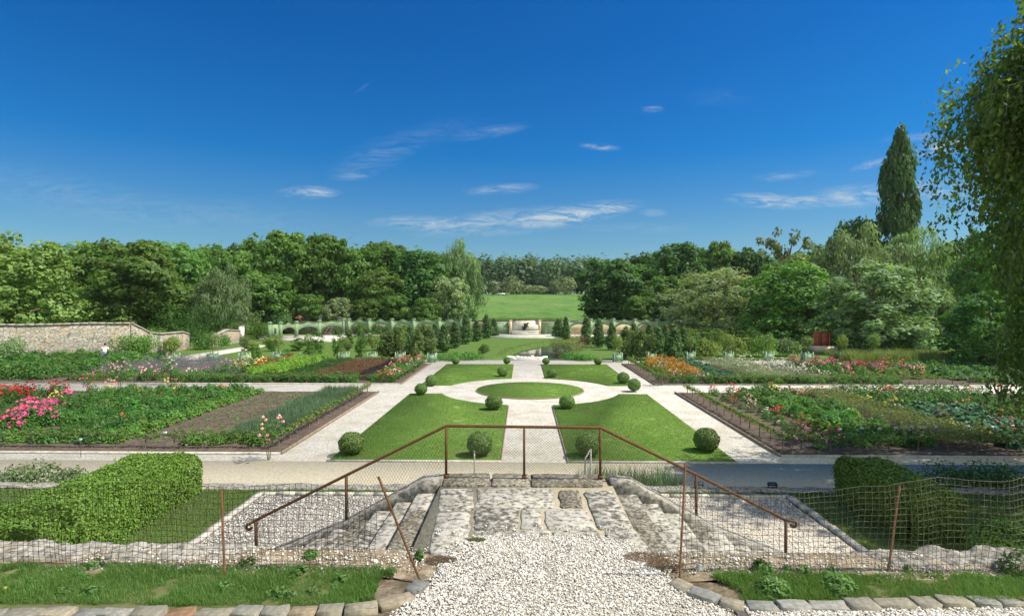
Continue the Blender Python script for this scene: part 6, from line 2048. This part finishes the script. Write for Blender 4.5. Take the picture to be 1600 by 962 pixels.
thick_wall(ow, pts, .55, M['wall'], M['walltop'])
rt = thing('ruined_wall', 'broken pale stone wall end among creepers beside the diagonal path', 'wall', (-36, 68, 0))
p1, p2, p3 = PY(326, 520, 64), PY(352, 520, 68), PY(372, 520, 72)
thick_wall(rt, [(p1[:2], 1.0), (p2[:2], 1.7), (p3[:2], 1.4)], .5, M['wall'], M['walltop'])
p = PY(377, 512, 74)
rt = thing('stone_post', 'single square pale stone post beside the diagonal path', 'post', (p[0], 74, 0))
Geo().box((0, 0, .95), (.55, .55, 1.9)).build('shaft', M['whitestone'], rt)
Geo().box((0, 0, 1.95), (.66, .66, .12)).build('cap', M['walltop'], rt)
for (px, py, Y, r_, h_, mt, lab) in ((200, 545, 50.5, 2.0, 2.7, 'limedark', 'large clipped looking green shrub against the end of the old wall'), (225, 545, 51.5, 1.4, 2.6, 'limedark', 'green shrub at the corner of the old wall'),
                                     (265, 545, 56, 1.2, 1.8, 'cordonlime', 'yellowish shrub against the low part of the old wall'), (8, 540, 45, 1.9, 2.6, 'weeping', 'grey green shrub before the old wall at the left edge'),
                                     (290, 500, 68, 4.2, 5.4, 'dark', 'dark yew mound behind the low wall, left of a pair'), (340, 500, 74, 4.4, 5.2, 'dark', 'dark yew mound behind the ruined wall, right of a pair'),
                                     (240, 505, 64, 2.5, 2.2, 'oak', 'low green shrub behind the sloping end of the old wall'), (322, 535, 62, 2.4, 1.7, 'bean', 'green creeper mound beside the diagonal path'), (350, 532, 67, 1.6, 1.2, 'bean', 'low creeper mound before the ruined wall'),
                                     (400, 515, 78, 2.2, 2.4, 'oak', 'dark green shrub left of the trellis wing'), (438, 500, 90, 2.6, 4.0, 'conifer', 'conical dark green shrub before the red roof'), (124, 500, 62, 1.8, 3.7, 'mid', 'round green shrub peeping over the old wall'),
                                     (420, 545, 66, 1.0, 1.0, 'cordonlime', 'small round shrub by the lawn left of the planters'), (393, 552, 60, .9, 1.0, 'cordonlime', 'small yellowish shrub beside the diagonal path')):
    x = PY(px, py, Y)[0]
    o = obj('shrub', bush_mesh('shrub', mt, r_, h_, 1700, .09 if Y < 80 else .11), None, (x, Y, 0))
    tag(o, lab, 'shrub')
mass('tall_meadow_grass', 'band of tall darker grass at the near edge of the meadow', 'grasspale', -9, 9.5, 118, 141, 16000, 1.2, .07, .5, 0.0, cat='grass')
# undergrowth that hides the trunks' feet
for lab, pxa, pxb, Y, h_, mt in (('undergrowth along the foot of the left wood', 380, 740, 94, 2.6, 'dark'), ('undergrowth along the foot of the right wood', 915, 1260, 95, 2.6, 'dark'), ('undergrowth behind the old wall', 60, 400, 80, 3.0, 'oak'), ('undergrowth under the right trees', 1330, 1640, 64, 1.5, 'dark')):
    x0, x1 = PY(pxa, 500, Y)[0], PY(pxb, 500, Y)[0]
    n = 9000
    bx = rng.uniform(x0, x1, n); by = Y + rng.uniform(0, 12, n)
    hh = h_ * (.55 + .45 * fbm(bx, by, .5, Y)) * rng.uniform(.1, 1, n) ** .6
    stuff(Geo().leaves(np.c_[bx, by, hh], rng.normal(size=(n, 3)) * .7 + np.array([0, -.2, .7]), .2 * rng.uniform(.6, 1.4, n), .6).build('undergrowth', L[mt]), lab, 'undergrowth')

# red gate at the right
p = PY(1284, 532, 60)
rt = thing('red_gate', 'weathered red wooden double gate in the shade of the maple', 'gate', (p[0], 60, -.0))
zb = PY(1284, 540, 60)[2]
ht = PY(1284, 520, 60)[2] - zb
for s in (-1, 1):
    d_ = Geo().box((s * .36, 0, zb + ht / 2), (.70, .06, ht)).build('door', M['redwood'], rt)
    Geo().box((s * .36, -.045, zb + ht * .25), (.62, .03, .1)).box((s * .36, -.045, zb + ht * .75), (.62, .03, .1)).build('brace', M['redwood'], d_)
Geo().box((-.80, 0, (zb + ht) / 2), (.14, .14, zb + ht + .1)).box((.80, 0, (zb + ht) / 2), (.14, .14, zb + ht + .1)).box((0, 0, zb + ht + .08), (1.5, .13, .12)).build('frame', M['redwood'], rt)
Geo().box((0, -.2, zb / 2), (2.2, 1.6, zb - .01)).build('sill', M['render'], rt)

# parked car at the far end of the meadow
p = PY(783, 459, 292)
zc = float(hz(p[0], 292))
rt = thing('parked_car', 'tiny white car parked at the far edge of the meadow', 'car', (p[0], 292, zc + .05))
Geo().box((0, 0, .62), (4.0, 1.7, .55), taper=.06).build('body', M['carpaint'], rt)
Geo().box((-.1, 0, 1.15), (2.3, 1.55, .55), taper=.25).build('cabin', M['carblue'], rt)
for sx in (-1.25, 1.25):
    for sy in (-.8, .8):
        Geo().tube([[sx, sy - .09, .33], [sx, sy + .09, .33]], .33, 12).build('wheel', M['rubber'], rt)

# ------------------------------------------------------------------ the air
hm = bpy.data.materials.new('haze air')
hm.use_nodes = True
ht_ = hm.node_tree
ht_.nodes.clear()
pv = N(ht_, 'ShaderNodeVolumePrincipled')
pv.inputs['Color'].default_value = (0.80, 0.90, 1.0, 1)
pv.inputs['Density'].default_value = 0.00009
pv.inputs['Anisotropy'].default_value = 0.2
ho_ = N(ht_, 'ShaderNodeOutputMaterial')
ht_.links.new(pv.outputs[0], ho_.inputs['Volume'])
hb = Geo().box((0, 700, 27), (2400, 1700, 62)).build('haze', hm)
tag(hb, 'thin summer haze softening the distant woods', 'haze', None, 'stuff')

# ------------------------------------------------------------------ gardener in white before the old wall
pp = PY(163, 540, 46.5)
pr_ = thing('person', 'person in a white top bending over plants before the old stone wall', 'person', (pp[0], 46.5, 0), R(200))
V_ = [(0, 0, .92), (0, -.02, 1.08), (0, -.08, 1.28), (0, -.12, 1.42), (0, -.15, 1.50), (0, -.19, 1.60), (0, -.20, 1.69),
      (.10, 0, .86), (.11, -.03, .48), (.11, .02, .09), (.11, -.13, .03), (-.10, 0, .86), (-.11, -.03, .48), (-.11, .02, .09), (-.11, -.13, .03),
      (.19, -.11, 1.38), (.24, -.22, 1.12), (.20, -.40, .98), (-.19, -.11, 1.38), (-.24, -.22, 1.12), (-.20, -.40, .98)]
E_ = [(0, 1), (1, 2), (2, 3), (3, 4), (4, 5), (5, 6), (0, 7), (7, 8), (8, 9), (9, 10), (0, 11), (11, 12), (12, 13), (13, 14), (3, 15), (15, 16), (16, 17), (3, 18), (18, 19), (19, 20)]
RR = [.15, .14, .16, .11, .055, .095, .07, .09, .065, .045, .035, .09, .065, .045, .035, .06, .045, .032, .06, .045, .032]
for s, w_ in ((1, 17), (-1, 20)):
    b_ = len(V_)
    V_.append((s * .19, -.46, .95)); E_.append((w_, b_)); RR.append(.03)
    for k in range(4):
        j = len(V_)
        V_ += [(s * .19 + (k - 1.5) * .022, -.52, .94 - .004 * k), (s * .19 + (k - 1.5) * .024, -.555, .915)]
        E_ += [(b_, j), (j, j + 1)]; RR += [.0095, .008]
    j = len(V_)
    V_ += [(s * .145, -.475, .94)]; E_ += [(w_, j)]; RR += [.0105]
body = obj('body', skin_mesh('body', V_, E_, RR, M['skin'], 1), pr_)
SV = [(0, 0, .94), (0, -.02, 1.08), (0, -.08, 1.28), (0, -.12, 1.42), (.19, -.11, 1.38), (.23, -.19, 1.19), (-.19, -.11, 1.38), (-.23, -.19, 1.19)]
obj('shirt', skin_mesh('shirt', SV, [(0, 1), (1, 2), (2, 3), (3, 4), (4, 5), (3, 6), (6, 7)], [.175, .165, .185, .125, .08, .068, .08, .068], M['white'], 1), pr_)
TV = [(0, 0, .92), (.10, 0, .84), (.11, -.03, .48), (.11, .02, .12), (-.10, 0, .84), (-.11, -.03, .48), (-.11, .02, .12)]
obj('trousers', skin_mesh('trousers', TV, [(0, 1), (1, 2), (2, 3), (0, 4), (4, 5), (5, 6)], [.165, .11, .085, .07, .11, .085, .07], M['denim'], 1), pr_)
g = Geo().ball((0, -.165, 1.66), (.105, .115, .105), 14, 9)
g.build('hair', M['hair'], pr_, True)
